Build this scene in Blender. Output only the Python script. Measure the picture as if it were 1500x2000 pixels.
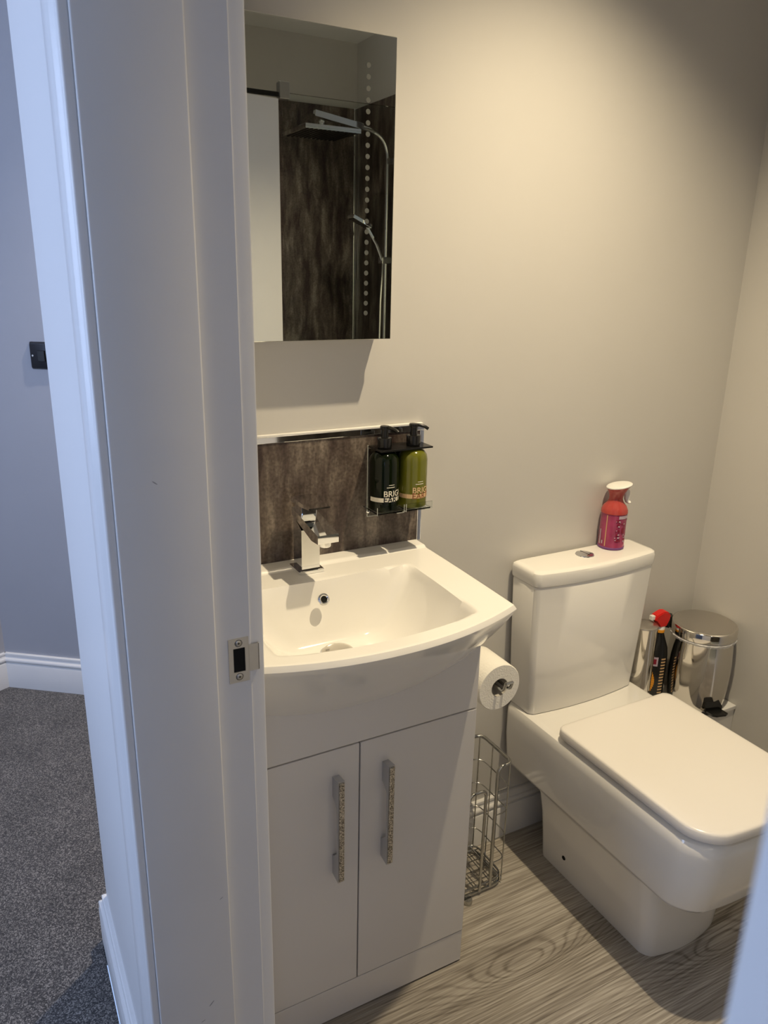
import bpy, bmesh, math, random
from mathutils import Vector, Matrix, Euler

for o in list(bpy.data.objects):
    bpy.data.objects.remove(o)
SC = bpy.context.scene
COL = SC.collection
PI = math.pi

# ------------------------------------------------------------------ camera
cam_d = bpy.data.cameras.new('camera')
cam = bpy.data.objects.new('camera', cam_d)
COL.objects.link(cam)
cam.matrix_world = Matrix(((0.88159536, 0.12504762, -0.45514032, 0.0),
                           (-0.47156991, 0.27478176, -0.8379241, 0.0),
                           (0.02028384, 0.95334048, 0.30121502, 1.48),
                           (0, 0, 0, 1)))
cam_d.sensor_fit = 'VERTICAL'
cam_d.sensor_height = 24.0
cam_d.lens = 1485.0 / 2000.0 * 24.0
cam_d.clip_start = 0.01
cam_d.dof.use_dof = True
cam_d.dof.focus_distance = 1.65
cam_d.dof.aperture_fstop = 7.0
SC.camera = cam

# ------------------------------------------------------------------ world, exposure, large lights
world = bpy.data.worlds.new('world')
SC.world = world
world.use_nodes = True
bg = world.node_tree.nodes['Background']
bg.inputs[0].default_value = (0.42, 0.60, 1.0, 1)
bg.inputs[1].default_value = 1.0
SC.view_settings.view_transform = 'Standard'
SC.view_settings.look = 'None'
SC.view_settings.gamma = 1.0
SC.view_settings.use_curve_mapping = False
SC.view_settings.exposure = 0.0


def area_light(name, loc, target, sx, sy, power, color):
    d = bpy.data.lights.new(name, 'AREA')
    d.shape = 'RECTANGLE'
    d.size = sx
    d.size_y = sy
    d.energy = power
    d.color = color
    o = bpy.data.objects.new(name, d)
    COL.objects.link(o)
    o.location = loc
    o.rotation_euler = (Vector(target) - Vector(loc)).to_track_quat('-Z', 'Y').to_euler()
    return o


# daylight entering through the hall window (window_1 in the hall's left wall)
area_light('daylight', (-1.64, 1.20, 1.55), (0.0, 1.2, 1.40), 1.2, 1.2, 32.0, (0.54, 0.68, 1.0))
# added cool fill from behind the camera for the jamb, at an invented window
area_light('fill_hall_end', (-0.75, -2.24, 1.5), (0.1, 0.8, 1.2), 0.8, 1.2, 3.2, (0.48, 0.60, 1.0))
SPOT_POWER = 1.0
HALL_DL = (0.75, 1.97)

# ------------------------------------------------------------------ materials
MATS = {}


def mat(name, color=(0.8, 0.8, 0.8), rough=0.5, metal=0.0, coat=0.0, bump=0.0, bscale=60.0,
        var=0.0, vscale=4.0, emis=None, estr=0.0, trans=0.0, ior=1.45, alpha=1.0, spec=0.5):
    if name in MATS:
        return MATS[name]
    m = bpy.data.materials.new(name)
    m.use_nodes = True
    nt = m.node_tree
    b = nt.nodes['Principled BSDF']
    b.inputs['Base Color'].default_value = (*color, 1)
    b.inputs['Roughness'].default_value = rough
    b.inputs['Metallic'].default_value = metal
    b.inputs['IOR'].default_value = ior
    b.inputs['Alpha'].default_value = alpha
    b.inputs['Transmission Weight'].default_value = trans
    b.inputs['Coat Weight'].default_value = coat
    b.inputs['Coat Roughness'].default_value = 0.04
    b.inputs['Specular IOR Level'].default_value = spec
    if emis:
        b.inputs['Emission Color'].default_value = (*emis, 1)
        b.inputs['Emission Strength'].default_value = estr
    tc = nt.nodes.new('ShaderNodeTexCoord')
    if bump > 0:
        n = nt.nodes.new('ShaderNodeTexNoise')
        n.inputs['Scale'].default_value = bscale
        n.inputs['Detail'].default_value = 4
        bp = nt.nodes.new('ShaderNodeBump')
        bp.inputs['Strength'].default_value = bump
        bp.inputs['Distance'].default_value = 0.004
        nt.links.new(tc.outputs['Object'], n.inputs['Vector'])
        nt.links.new(n.outputs['Fac'], bp.inputs['Height'])
        nt.links.new(bp.outputs['Normal'], b.inputs['Normal'])
    if var > 0:
        n = nt.nodes.new('ShaderNodeTexNoise')
        n.inputs['Scale'].default_value = vscale
        n.inputs['Detail'].default_value = 5
        r = nt.nodes.new('ShaderNodeValToRGB')
        r.color_ramp.elements[0].position = 0.3
        r.color_ramp.elements[1].position = 0.7
        r.color_ramp.elements[0].color = (*[c * (1 - var) for c in color], 1)
        r.color_ramp.elements[1].color = (*[min(1, c * (1 + var)) for c in color], 1)
        nt.links.new(tc.outputs['Object'], n.inputs['Vector'])
        nt.links.new(n.outputs['Fac'], r.inputs['Fac'])
        nt.links.new(r.outputs['Color'], b.inputs['Base Color'])
    MATS[name] = m
    return m


M_WALL = mat('wall_paint', (0.60, 0.585, 0.56), 0.33, bump=0.05, bscale=25, var=0.015, vscale=3)
M_HALLWALL = mat('hall_wall_paint', (0.40, 0.405, 0.44), 0.55, bump=0.08, bscale=35, var=0.02)
M_CEIL = mat('ceiling_paint', (0.78, 0.77, 0.75), 0.6, bump=0.05)
M_GLOSSWOOD = mat('white_satin_woodwork', (0.74, 0.735, 0.73), 0.28, bump=0.10, bscale=18, var=0.015, vscale=6)
M_CERAMIC = mat('white_ceramic', (0.84, 0.825, 0.79), 0.12, coat=0.4, var=0.004)
M_SEAT = mat('white_seat_plastic', (0.83, 0.80, 0.76), 0.22)
M_GLOSSWHITE = mat('white_gloss_board', (0.72, 0.70, 0.685), 0.13, coat=0.25)
M_CHROME = mat('chrome', (0.86, 0.87, 0.88), 0.045, metal=1.0)
M_CHROME_WIRE = mat('chrome_wire', (0.50, 0.50, 0.48), 0.10, metal=1.0)
M_STEEL = mat('polished_steel', (0.66, 0.63, 0.58), 0.09, metal=1.0)
M_STEEL_LID = mat('brushed_steel', (0.60, 0.57, 0.53), 0.30, metal=1.0)
M_NICKEL = mat('satin_nickel', (0.50, 0.48, 0.44), 0.33, metal=1.0)
M_SATIN = mat('satin_silver', (0.55, 0.56, 0.58), 0.30, metal=0.9)
M_BLACK = mat('black_plastic', (0.008, 0.008, 0.008), 0.25)
M_HOLE = mat('dark_hole', (0.002, 0.002, 0.002), 0.9)
M_MIRROR = mat('mirror_silver', (0.80, 0.82, 0.765), 0.004, metal=1.0)
M_GREYBODY = mat('cabinet_grey', (0.62, 0.61, 0.60), 0.4)
M_DOT = mat('frosted_dot', (0.085, 0.09, 0.085), 0.6)
M_PAPER = mat('tissue_paper', (0.84, 0.82, 0.76), 0.95, bump=0.3, bscale=250)
M_CORE = mat('cardboard_core', (0.50, 0.47, 0.42), 0.9)
M_PINK = mat('pink_shrink_sleeve', (0.33, 0.045, 0.115), 0.25, coat=0.3, var=0.25, vscale=30)
M_CORAL = mat('coral_plastic', (0.44, 0.060, 0.050), 0.24, coat=0.2)
M_SOFTWHITE = mat('white_plastic', (0.78, 0.77, 0.74), 0.35)
M_RED = mat('red_plastic', (0.62, 0.015, 0.012), 0.3)
M_ORANGE = mat('orange_print', (0.80, 0.33, 0.02), 0.4)
M_CREAMPRINT = mat('cream_print', (0.74, 0.70, 0.60), 0.5)
M_PEACH = mat('peach_print', (0.70, 0.48, 0.27), 0.5)
M_BROWNPRINT = mat('brown_print', (0.25, 0.09, 0.03), 0.5)
M_PURPLE = mat('purple_print', (0.16, 0.05, 0.20), 0.4)
M_LILAC = mat('lilac_print', (0.52, 0.42, 0.50), 0.4)
M_DARKRED = mat('dark_red_print', (0.24, 0.008, 0.03), 0.4)
M_GOLDEN = mat('tan_print', (0.62, 0.40, 0.20), 0.4)
M_BAG = mat('bin_liner', (0.75, 0.75, 0.76), 0.35, alpha=0.75)
M_SWITCH = mat('black_nickel', (0.055, 0.055, 0.06), 0.28, metal=0.9)
M_GREEN = mat('olive_lotion', (0.125, 0.130, 0.012), 0.12, coat=0.3)
M_DKGREEN = mat('dark_green_glass', (0.004, 0.007, 0.002), 0.06, spec=0.35)
M_ACRYLIC = mat('clear_acrylic', (0.92, 0.95, 0.94), 0.02, trans=1.0, ior=1.4)
M_GLASS = mat('shower_glass', (0.93, 0.97, 0.95), 0.0, trans=1.0, ior=1.02)
M_LEDGLOW = mat('lamp_glow', (1, 1, 1), 0.5, emis=(1.0, 0.80, 0.55), estr=12)
M_SCREEN_DARK = mat('black_cabinet_gap', (0.01, 0.01, 0.01), 0.8)


def mat_panel():
    m = bpy.data.materials.new('rust_concrete_laminate')
    m.use_nodes = True
    nt = m.node_tree
    b = nt.nodes['Principled BSDF']
    b.inputs['Roughness'].default_value = 0.33
    tc = nt.nodes.new('ShaderNodeTexCoord')
    mp = nt.nodes.new('ShaderNodeMapping')
    mp.inputs['Scale'].default_value = (1, 1, 0.22)
    nt.links.new(tc.outputs['Object'], mp.inputs['Vector'])
    n1 = nt.nodes.new('ShaderNodeTexNoise')
    n1.inputs['Scale'].default_value = 22
    n1.inputs['Detail'].default_value = 6
    n1.inputs['Roughness'].default_value = 0.62
    n1.inputs['Distortion'].default_value = 0.35
    nt.links.new(mp.outputs[0], n1.inputs['Vector'])
    n2 = nt.nodes.new('ShaderNodeTexNoise')
    n2.inputs['Scale'].default_value = 170
    n2.inputs['Detail'].default_value = 4
    nt.links.new(tc.outputs['Object'], n2.inputs['Vector'])
    r1 = nt.nodes.new('ShaderNodeValToRGB')
    e = r1.color_ramp.elements
    e[0].position = 0.38
    e[0].color = (0.046, 0.030, 0.027, 1)
    e[1].position = 0.63
    e[1].color = (0.235, 0.200, 0.168, 1)
    k = e.new(0.52)
    k.color = (0.118, 0.094, 0.078, 1)
    nt.links.new(n1.outputs['Fac'], r1.inputs['Fac'])
    r2 = nt.nodes.new('ShaderNodeValToRGB')
    r2.color_ramp.elements[0].position = 0.35
    r2.color_ramp.elements[0].color = (0.55, 0.52, 0.50, 1)
    r2.color_ramp.elements[1].position = 0.62
    r2.color_ramp.elements[1].color = (1.15, 1.12, 1.10, 1)
    nt.links.new(n2.outputs['Fac'], r2.inputs['Fac'])
    mx = nt.nodes.new('ShaderNodeMix')
    mx.data_type = 'RGBA'
    mx.blend_type = 'MULTIPLY'
    mx.inputs['Factor'].default_value = 0.75
    nt.links.new(r1.outputs[0], mx.inputs['A'])
    nt.links.new(r2.outputs[0], mx.inputs['B'])
    nt.links.new(mx.outputs['Result'], b.inputs['Base Color'])
    bp = nt.nodes.new('ShaderNodeBump')
    bp.inputs['Strength'].default_value = 0.12
    bp.inputs['Distance'].default_value = 0.001
    nt.links.new(n2.outputs['Fac'], bp.inputs['Height'])
    nt.links.new(bp.outputs['Normal'], b.inputs['Normal'])
    return m


M_PANEL = mat_panel()


def mat_floor():
    """grey oak: stretched grain plus cathedral figure bent around a few knots"""
    m = bpy.data.materials.new('grey_oak_vinyl')
    m.use_nodes = True
    nt = m.node_tree
    L = nt.links
    N = nt.nodes
    b = N['Principled BSDF']
    b.inputs['Roughness'].default_value = 0.42
    tc = N.new('ShaderNodeTexCoord')
    sep = N.new('ShaderNodeSeparateXYZ')
    L.new(tc.outputs['Object'], sep.inputs[0])

    def math_(op, a, b_=None, c=None):
        n = N.new('ShaderNodeMath')
        n.operation = op
        for i, v in enumerate((a, b_, c)):
            if v is None:
                continue
            if isinstance(v, (int, float)):
                n.inputs[i].default_value = v
            else:
                L.new(v, n.inputs[i])
        return n.outputs[0]
    X, Yy = sep.outputs[0], sep.outputs[1]
    # low frequency warp
    mpw = N.new('ShaderNodeMapping')
    mpw.inputs['Scale'].default_value = (1.6, 6.0, 1)
    L.new(tc.outputs['Object'], mpw.inputs['Vector'])
    nw = N.new('ShaderNodeTexNoise')
    nw.inputs['Scale'].default_value = 1.0
    nw.inputs['Detail'].default_value = 5
    L.new(mpw.outputs[0], nw.inputs['Vector'])
    warp = math_('MULTIPLY', math_('SUBTRACT', nw.outputs['Fac'], 0.5), 0.060)
    field = math_('ADD', Yy, warp)
    knots = [(0.943, 1.001, 1.0), (1.392, 0.829, 1.0), (0.45, 0.62, -1.0), (1.2, 0.2, 1.0), (0.6, -0.35, -1.0), (1.55, -0.3, 1.0)]
    for kx, ky, sg in knots:
        dx = math_('SUBTRACT', X, kx)
        dy = math_('SUBTRACT', Yy, ky)
        # core: bump of the field round the knot, long along x
        q = math_('ADD', math_('POWER', math_('MULTIPLY', dx, 7.0), 2.0), math_('POWER', math_('MULTIPLY', dy, 26.0), 2.0))
        g = math_('MULTIPLY', math_('POWER', 2.718, math_('MULTIPLY', q, -1.0)), 0.055 * sg)
        field = math_('ADD', field, g)
        q2 = math_('ADD', math_('POWER', math_('MULTIPLY', dx, 3.2), 2.0), math_('POWER', math_('MULTIPLY', dy, 14.0), 2.0))
        g2 = math_('MULTIPLY', math_('POWER', 2.718, math_('MULTIPLY', q2, -1.0)), 0.05 * sg)
        field = math_('ADD', field, g2)
    rings = math_('SINE', math_('MULTIPLY', field, 2 * PI / 0.0115))
    # fine straight grain
    mpg = N.new('ShaderNodeMapping')
    mpg.inputs['Scale'].default_value = (6, 240, 1)
    L.new(tc.outputs['Object'], mpg.inputs['Vector'])
    ng = N.new('ShaderNodeTexNoise')
    ng.inputs['Scale'].default_value = 1.0
    ng.inputs['Detail'].default_value = 5
    L.new(mpg.outputs[0], ng.inputs['Vector'])
    mpb = N.new('ShaderNodeMapping')
    mpb.inputs['Scale'].default_value = (2.0, 13, 1)
    L.new(tc.outputs['Object'], mpb.inputs['Vector'])
    nb = N.new('ShaderNodeTexNoise')
    nb.inputs['Scale'].default_value = 1.0
    nb.inputs['Detail'].default_value = 3
    L.new(mpb.outputs[0], nb.inputs['Vector'])
    oi = N.new('ShaderNodeObjectInfo')
    mask = None
    for kx, ky, sg in knots:
        dx = math_('SUBTRACT', X, kx)
        dy = math_('SUBTRACT', Yy, ky)
        q3 = math_('ADD', math_('POWER', math_('MULTIPLY', dx, 2.4), 2.0), math_('POWER', math_('MULTIPLY', dy, 12.0), 2.0))
        g3 = math_('POWER', 2.718, math_('MULTIPLY', q3, -1.0))
        mask = g3 if mask is None else math_('ADD', mask, g3)
    thin = math_('POWER', math_('ADD', math_('MULTIPLY', rings, 0.5), 0.5), 4.0)
    tot = math_('MULTIPLY', math_('MULTIPLY', thin, math_('ADD', mask, 0.30)), -0.115)
    tot = math_('ADD', tot, math_('MULTIPLY', ng.outputs['Fac'], 0.85))
    tot = math_('ADD', tot, math_('MULTIPLY', nb.outputs['Fac'], 0.32))
    tot = math_('ADD', tot, math_('MULTIPLY', math_('SUBTRACT', oi.outputs['Random'], 0.5), 0.10))
    r = N.new('ShaderNodeValToRGB')
    e = r.color_ramp.elements
    e[0].position = 0.36
    e[0].color = (0.135, 0.115, 0.095, 1)
    e[1].position = 0.80
    e[1].color = (0.52, 0.485, 0.43, 1)
    k = e.new(0.58)
    k.color = (0.315, 0.285, 0.245, 1)
    L.new(tot, r.inputs['Fac'])
    L.new(r.outputs[0], b.inputs['Base Color'])
    bp = N.new('ShaderNodeBump')
    bp.inputs['Strength'].default_value = 0.15
    bp.inputs['Distance'].default_value = 0.001
    L.new(tot, bp.inputs['Height'])
    L.new(bp.outputs['Normal'], b.inputs['Normal'])
    return m


M_FLOOR = mat_floor()


def mat_carpet():
    m = bpy.data.materials.new('charcoal_fleck_carpet')
    m.use_nodes = True
    nt = m.node_tree
    L = nt.links
    N = nt.nodes
    b = N['Principled BSDF']
    b.inputs['Roughness'].default_value = 1.0
    b.inputs['Sheen Weight'].default_value = 0.3
    tc = N.new('ShaderNodeTexCoord')
    v1 = N.new('ShaderNodeTexVoronoi')
    v1.inputs['Scale'].default_value = 430
    L.new(tc.outputs['Object'], v1.inputs['Vector'])
    sc_ = N.new('ShaderNodeSeparateColor')
    L.new(v1.outputs['Color'], sc_.inputs[0])
    n1 = sc_
    r = N.new('ShaderNodeValToRGB')
    e = r.color_ramp.elements
    e[0].position = 0.15
    e[0].color = (0.028, 0.025, 0.025, 1)
    e[1].position = 0.95
    e[1].color = (0.30, 0.275, 0.25, 1)
    k = e.new(0.6)
    k.color = (0.085, 0.077, 0.073, 1)
    L.new(n1.outputs[0], r.inputs['Fac'])
    n2 = N.new('ShaderNodeTexNoise')
    n2.inputs['Scale'].default_value = 7
    n2.inputs['Detail'].default_value = 3
    L.new(tc.outputs['Object'], n2.inputs['Vector'])
    r2 = N.new('ShaderNodeValToRGB')
    r2.color_ramp.elements[0].position = 0.35
    r2.color_ramp.elements[0].color = (0.72, 0.72, 0.72, 1)
    r2.color_ramp.elements[1].position = 0.65
    L.new(n2.outputs['Fac'], r2.inputs['Fac'])
    mx = N.new('ShaderNodeMix')
    mx.data_type = 'RGBA'
    mx.blend_type = 'MULTIPLY'
    mx.inputs['Factor'].default_value = 1.0
    L.new(r.outputs[0], mx.inputs['A'])
    L.new(r2.outputs[0], mx.inputs['B'])
    L.new(mx.outputs['Result'], b.inputs['Base Color'])
    bp = N.new('ShaderNodeBump')
    bp.inputs['Strength'].default_value = 1.0
    bp.inputs['Distance'].default_value = 0.006
    L.new(n1.outputs[0], bp.inputs['Height'])
    L.new(bp.outputs['Normal'], b.inputs['Normal'])
    return m


M_CARPET = mat_carpet()


def mat_glitter():
    m = bpy.data.materials.new('crystal_strip')
    m.use_nodes = True
    nt = m.node_tree
    L = nt.links
    N = nt.nodes
    b = N['Principled BSDF']
    b.inputs['Metallic'].default_value = 0.85
    b.inputs['Roughness'].default_value = 0.25
    tc = N.new('ShaderNodeTexCoord')
    v = N.new('ShaderNodeTexVoronoi')
    v.inputs['Scale'].default_value = 800
    L.new(tc.outputs['Object'], v.inputs['Vector'])
    r = N.new('ShaderNodeValToRGB')
    r.color_ramp.elements[0].color = (0.14, 0.13, 0.11, 1)
    r.color_ramp.elements[0].position = 0.25
    r.color_ramp.elements[1].color = (0.95, 0.9, 0.8, 1)
    r.color_ramp.elements[1].position = 0.85
    sp = N.new('ShaderNodeSeparateColor')
    L.new(v.outputs['Color'], sp.inputs[0])
    L.new(sp.outputs[0], r.inputs['Fac'])
    L.new(r.outputs[0], b.inputs['Base Color'])
    bp = N.new('ShaderNodeBump')
    bp.inputs['Strength'].default_value = 1.0
    bp.inputs['Distance'].default_value = 0.002
    L.new(sp.outputs[1], bp.inputs['Height'])
    L.new(bp.outputs['Normal'], b.inputs['Normal'])
    return m


M_GLITTER = mat_glitter()


# ------------------------------------------------------------------ helpers
def obj(name, bm, material, parent=None, smooth=False, loc=None, rot=None):
    me = bpy.data.meshes.new(name)
    bmesh.ops.recalc_face_normals(bm, faces=bm.faces)
    bm.to_mesh(me)
    bm.free()
    if smooth:
        for p in me.polygons:
            p.use_smooth = True
        try:
            me.set_sharp_from_angle(angle=math.radians(38))
        except Exception:
            pass
    me.materials.append(material)
    o = bpy.data.objects.new(name, me)
    COL.objects.link(o)
    if parent is not None:
        o.parent = parent
    if loc:
        o.location = loc
    if rot:
        o.rotation_euler = rot
    return o


def tag(o, label=None, cat=None, group=None, kind=None):
    if label:
        o['label'] = label
    if cat:
        o['category'] = cat
    if group:
        o['group'] = group
    if kind:
        o['kind'] = kind
    return o


def thing(name, label, cat, group=None, loc=(0, 0, 0)):
    o = bpy.data.objects.new(name, None)
    o.empty_display_size = 0.05
    COL.objects.link(o)
    o.location = loc
    tag(o, label, cat, group)
    return o


def struct(name, bm, material, parent=None, smooth=False):
    o = obj(name, bm, material, parent, smooth)
    if parent is None:
        o['kind'] = 'structure'
    return o


def bx(x0, x1, y0, y1, z0, z1, bev=0.0, seg=2, bm=None):
    """box, optionally with rounded edges; adds to bm"""
    b = bmesh.new()
    r = bmesh.ops.create_cube(b, size=1.0)
    for v in b.verts:
        v.co = Vector(((x0 + x1) / 2 + v.co.x * (x1 - x0), (y0 + y1) / 2 + v.co.y * (y1 - y0), (z0 + z1) / 2 + v.co.z * (z1 - z0)))
    if bev > 0:
        bmesh.ops.bevel(b, geom=list(b.edges), offset=bev, segments=seg, affect='EDGES', profile=0.5)
    return merge(bm, b)


def merge(dst, src, mtx=None):
    if mtx is not None:
        bmesh.ops.transform(src, matrix=mtx, verts=src.verts)
    if dst is None:
        return src
    me = bpy.data.meshes.new('t')
    src.to_mesh(me)
    src.free()
    dst.from_mesh(me)
    bpy.data.meshes.remove(me)
    return dst


def lathe(profile, n=40, center=(0, 0, 0), bm=None, sx=1.0, sy=1.0):
    """profile: (r, z) list; closed at r=0 ends"""
    b = bmesh.new()
    rings = []
    for r, z in profile:
        if r <= 1e-6:
            rings.append([b.verts.new((center[0], center[1], center[2] + z))])
        else:
            rings.append([b.verts.new((center[0] + sx * r * math.cos(2 * PI * i / n), center[1] + sy * r * math.sin(2 * PI * i / n), center[2] + z)) for i in range(n)])
    for a, c in zip(rings[:-1], rings[1:]):
        if len(a) == 1 and len(c) == 1:
            continue
        for i in range(n):
            j = (i + 1) % n
            if len(a) == 1:
                b.faces.new((a[0], c[i], c[j]))
            elif len(c) == 1:
                b.faces.new((a[i], a[j], c[0]))
            else:
                b.faces.new((a[i], a[j], c[j], c[i]))
    return merge(bm, b)


def loft(rings, cap0=True, cap1=True, closed=True, bm=None):
    b = bmesh.new()
    rv = [[b.verts.new(p) for p in ring] for ring in rings]
    n = len(rv[0])
    for a, c in zip(rv[:-1], rv[1:]):
        for i in range(n if closed else n - 1):
            j = (i + 1) % n
            b.faces.new((a[i], a[j], c[j], c[i]))
    if cap0:
        b.faces.new(rv[0])
    if cap1:
        b.faces.new(list(reversed(rv[-1])))
    return merge(bm, b)


def tube(pts, r, n=8, closed=False, bm=None):
    pts = [Vector(p) for p in pts]
    b = bmesh.new()
    m = len(pts)
    rings = []
    up = Vector((0, 0, 1))
    prev = None
    for i, p in enumerate(pts):
        if closed:
            t = (pts[(i + 1) % m] - pts[(i - 1) % m]).normalized()
        else:
            t = (pts[min(i + 1, m - 1)] - pts[max(i - 1, 0)]).normalized()
        if prev is None:
            a = t.cross(up)
            if a.length < 1e-3:
                a = t.cross(Vector((1, 0, 0)))
            a.normalize()
        else:
            a = prev - t * prev.dot(t)
            a.normalize()
        prev = a
        c = t.cross(a)
        rings.append([b.verts.new(p + a * r * math.cos(2 * PI * k / n) + c * r * math.sin(2 * PI * k / n)) for k in range(n)])
    rng = range(m) if closed else range(m - 1)
    for i in rng:
        A, B = rings[i], rings[(i + 1) % m]
        for k in range(n):
            j = (k + 1) % n
            b.faces.new((A[k], A[j], B[j], B[k]))
    if not closed:
        b.faces.new(rings[0])
        b.faces.new(list(reversed(rings[-1])))
    return merge(bm, b)


def fillet(pts, r, seg=6, closed=False):
    """round the corners of a polyline"""
    P = [Vector(p) for p in pts]
    out = []
    n = len(P)
    for i in range(n):
        if not closed and i in (0, n - 1):
            out.append(P[i])
            continue
        a, b, c = P[i - 1], P[i], P[(i + 1) % n]
        u = (a - b)
        w = (c - b)
        rr = min(r, u.length * 0.49, w.length * 0.49)
        p0 = b + u.normalized() * rr
        p1 = b + w.normalized() * rr
        for k in range(seg + 1):
            t = k / seg
            out.append(p0 * (1 - t) ** 2 + b * 2 * t * (1 - t) + p1 * t * t)
    return out


def extrude_profile(profile, p0, p1, normal, bm=None, m0=0.0, m1=0.0):
    """profile (d, z): d out of the wall along normal, z up; swept from p0 to p1 (xy). m0/m1 shift the ends by d*m (mitres)"""
    b = bmesh.new()
    d = (Vector(p1) - Vector(p0)).normalized()
    n = Vector(normal).normalized()
    A = [b.verts.new((p0[0] + n.x * q + d.x * q * m0, p0[1] + n.y * q + d.y * q * m0, z)) for q, z in profile]
    B = [b.verts.new((p1[0] + n.x * q + d.x * q * m1, p1[1] + n.y * q + d.y * q * m1, z)) for q, z in profile]
    k = len(profile)
    for i in range(k):
        j = (i + 1) % k
        b.faces.new((A[i], A[j], B[j], B[i]))
    b.faces.new(A)
    b.faces.new(list(reversed(B)))
    return merge(bm, b)


def vprofile(profile, z0, z1, bm=None):
    """profile: closed list of (x, y); extruded vertically"""
    return loft([[(x, y, z0) for x, y in profile], [(x, y, z1) for x, y in profile]], bm=bm)


def disc_ring(cx, cy, n=24):
    return [(cx * math.cos(2 * PI * i / n), cy * math.sin(2 * PI * i / n)) for i in range(n)]


# ------------------------------------------------------------------ dimensions
YB = 1.379      # bathroom back wall
XR = 1.792      # bathroom right wall
XL = 0.270      # partition, bathroom face
XH = 0.120      # partition, hall face
YF = -1.014     # bathroom front wall (shower)
ZC = 2.5
YJ = 0.85       # far jamb (door stop face)
YN = 0.060      # near jamb
YE = 1.485      # end of partition in the hall

# ------------------------------------------------------------------ structure
floor = struct('floor', bx(XH, XR, YF, YB, -0.06, -0.003), mat('subfloor', (0.05, 0.045, 0.04), 0.9))
# vinyl planks, running along x
pw = 0.182
rows = int((YB - YF) / pw) + 2
random.seed(4)
offs = [0.35, 0.95, 0.1, 0.7, 0.45, 1.05, 0.2]
first = None
y = YB + 0.05 - pw
ri = 0
while y + pw > YF:
    y0, y1 = max(y, YF), min(y + pw, YB)
    x = XH - offs[ri % len(offs)]
    while x < XR:
        x0, x1 = max(x, XL - 0.10), min(x + 1.22, XR)
        if x1 - x0 > 0.02 and y1 - y0 > 0.01:
            b = bx(x0 + 0.0003, x1 - 0.0003, y0 + 0.0003, y1 - 0.0003, -0.003, 0.0)
            obj('plank', b, M_FLOOR, floor)
        x += 1.22
    y -= pw
    ri += 1
struct('floor_threshold', bx(XH - 0.02, XL - 0.10, YN, YJ, -0.05, 0.004, 0.002), M_NICKEL)

# bathroom walls
struct('wall_back', bx(XL, XR + 0.1, YB, YE, -0.05, ZC), M_WALL)
struct('wall_right', bx(XR, XR + 0.1, YF - 0.1, YB, -0.05, ZC), M_WALL)
struct('wall_front', bx(XH, XR, YF - 0.1, YF, -0.05, ZC), M_WALL)
b = bx(XH, XL, YJ + 0.035, YE, -0.05, ZC)
b = bx(XH, XL, YF, YN - 0.03, -0.05, ZC, bm=b)
b = bx(XH, XL, YN - 0.03, YJ + 0.035, 2.075, ZC, bm=b)
struct('wall_left', b, mat('white_painted_partition', (0.74, 0.735, 0.73), 0.45, bump=0.05, bscale=25))
struct('ceiling', bx(XH, XR + 0.1, YF - 0.1, YE, ZC, ZC + 0.08), M_CEIL)

# hall
UX, UY = 0.8, -0.6       # direction of the angled far wall
FW0 = (-0.02, 2.83)
FW1 = (FW0[0] + UX * 1.6, FW0[1] + UY * 1.6)
LW1 = (-1.62, 2.08)
HX = -1.6
HY = -2.2


def wall_slab(p0, p1, th, z0, z1, side):
    d = (Vector(p1) - Vector(p0)).normalized()
    n = Vector((-d.y, d.x)) * side
    q = [p0, p1, (p1[0] + n.x * th, p1[1] + n.y * th), (p0[0] + n.x * th, p0[1] + n.y * th)]
    return vprofile(q, z0, z1)


floorh = struct('floor_hall', vprofile([(HX, HY), (XH - 0.02, HY), (XH - 0.02, YE), (XR, YE), (XR, 2.9), (HX, 2.9)], -0.06, 0.0), M_CARPET)
struct('ceiling_hall', vprofile([(HX - 0.1, HY - 0.1), (XH, HY - 0.1), (XH, YE), (XR, YE), (XR, 3.0), (HX - 0.1, 3.0)], ZC, ZC + 0.08), M_CEIL)
struct('wall_far', wall_slab(FW0, FW1, 0.08, -0.05, ZC, 1), M_HALLWALL)
struct('wall_far_left', wall_slab(LW1, FW0, 0.08, -0.05, ZC, 1), M_HALLWALL)
struct('wall_far_right', wall_slab((FW1[0], YE), FW1, 0.08, -0.05, ZC, -1), M_HALLWALL)
# left hall wall with a window opening
b = bx(HX - 0.1, HX, HY, 0.55, -0.05, ZC)
b = bx(HX - 0.1, HX, 1.85, 2.12, -0.05, ZC, bm=b)
b = bx(HX - 0.1, HX, 0.55, 1.85, -0.05, 0.9, bm=b)
b = bx(HX - 0.1, HX, 0.55, 1.85, 2.2, ZC, bm=b)
struct('wall_hall_left', b, M_HALLWALL)
b = bx(HX - 0.1, -1.2, HY - 0.1, HY, -0.05, ZC)
bx(-0.3, XH, HY - 0.1, HY, -0.05, ZC, bm=b)
bx(-1.2, -0.3, HY - 0.1, HY, -0.05, 0.85, bm=b)
bx(-1.2, -0.3, HY - 0.1, HY, 2.15, ZC, bm=b)
struct('wall_hall_front', b, M_HALLWALL)
w2 = bpy.data.objects.new('fill_window', None)  # invented opening, put in to go with the added hall-end fill
COL.objects.link(w2)
w2['kind'] = 'structure'
b = bx(-1.2, -1.15, HY - 0.1, HY - 0.04, 0.85, 2.15)
for q in [(-0.35, -0.3, 0.85, 2.15), (-1.2, -0.3, 0.85, 0.9), (-1.2, -0.3, 2.1, 2.15), (-0.77, -0.73, 0.85, 2.15)]:
    bx(q[0], q[1], HY - 0.1, HY - 0.04, q[2], q[3], bm=b)
obj('window_frame', b, M_GLOSSWOOD, w2)
struct('wall_hall_right', bx(XH, XH + 0.1, HY - 0.1, YF - 0.1, -0.05, ZC), M_HALLWALL)
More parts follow.
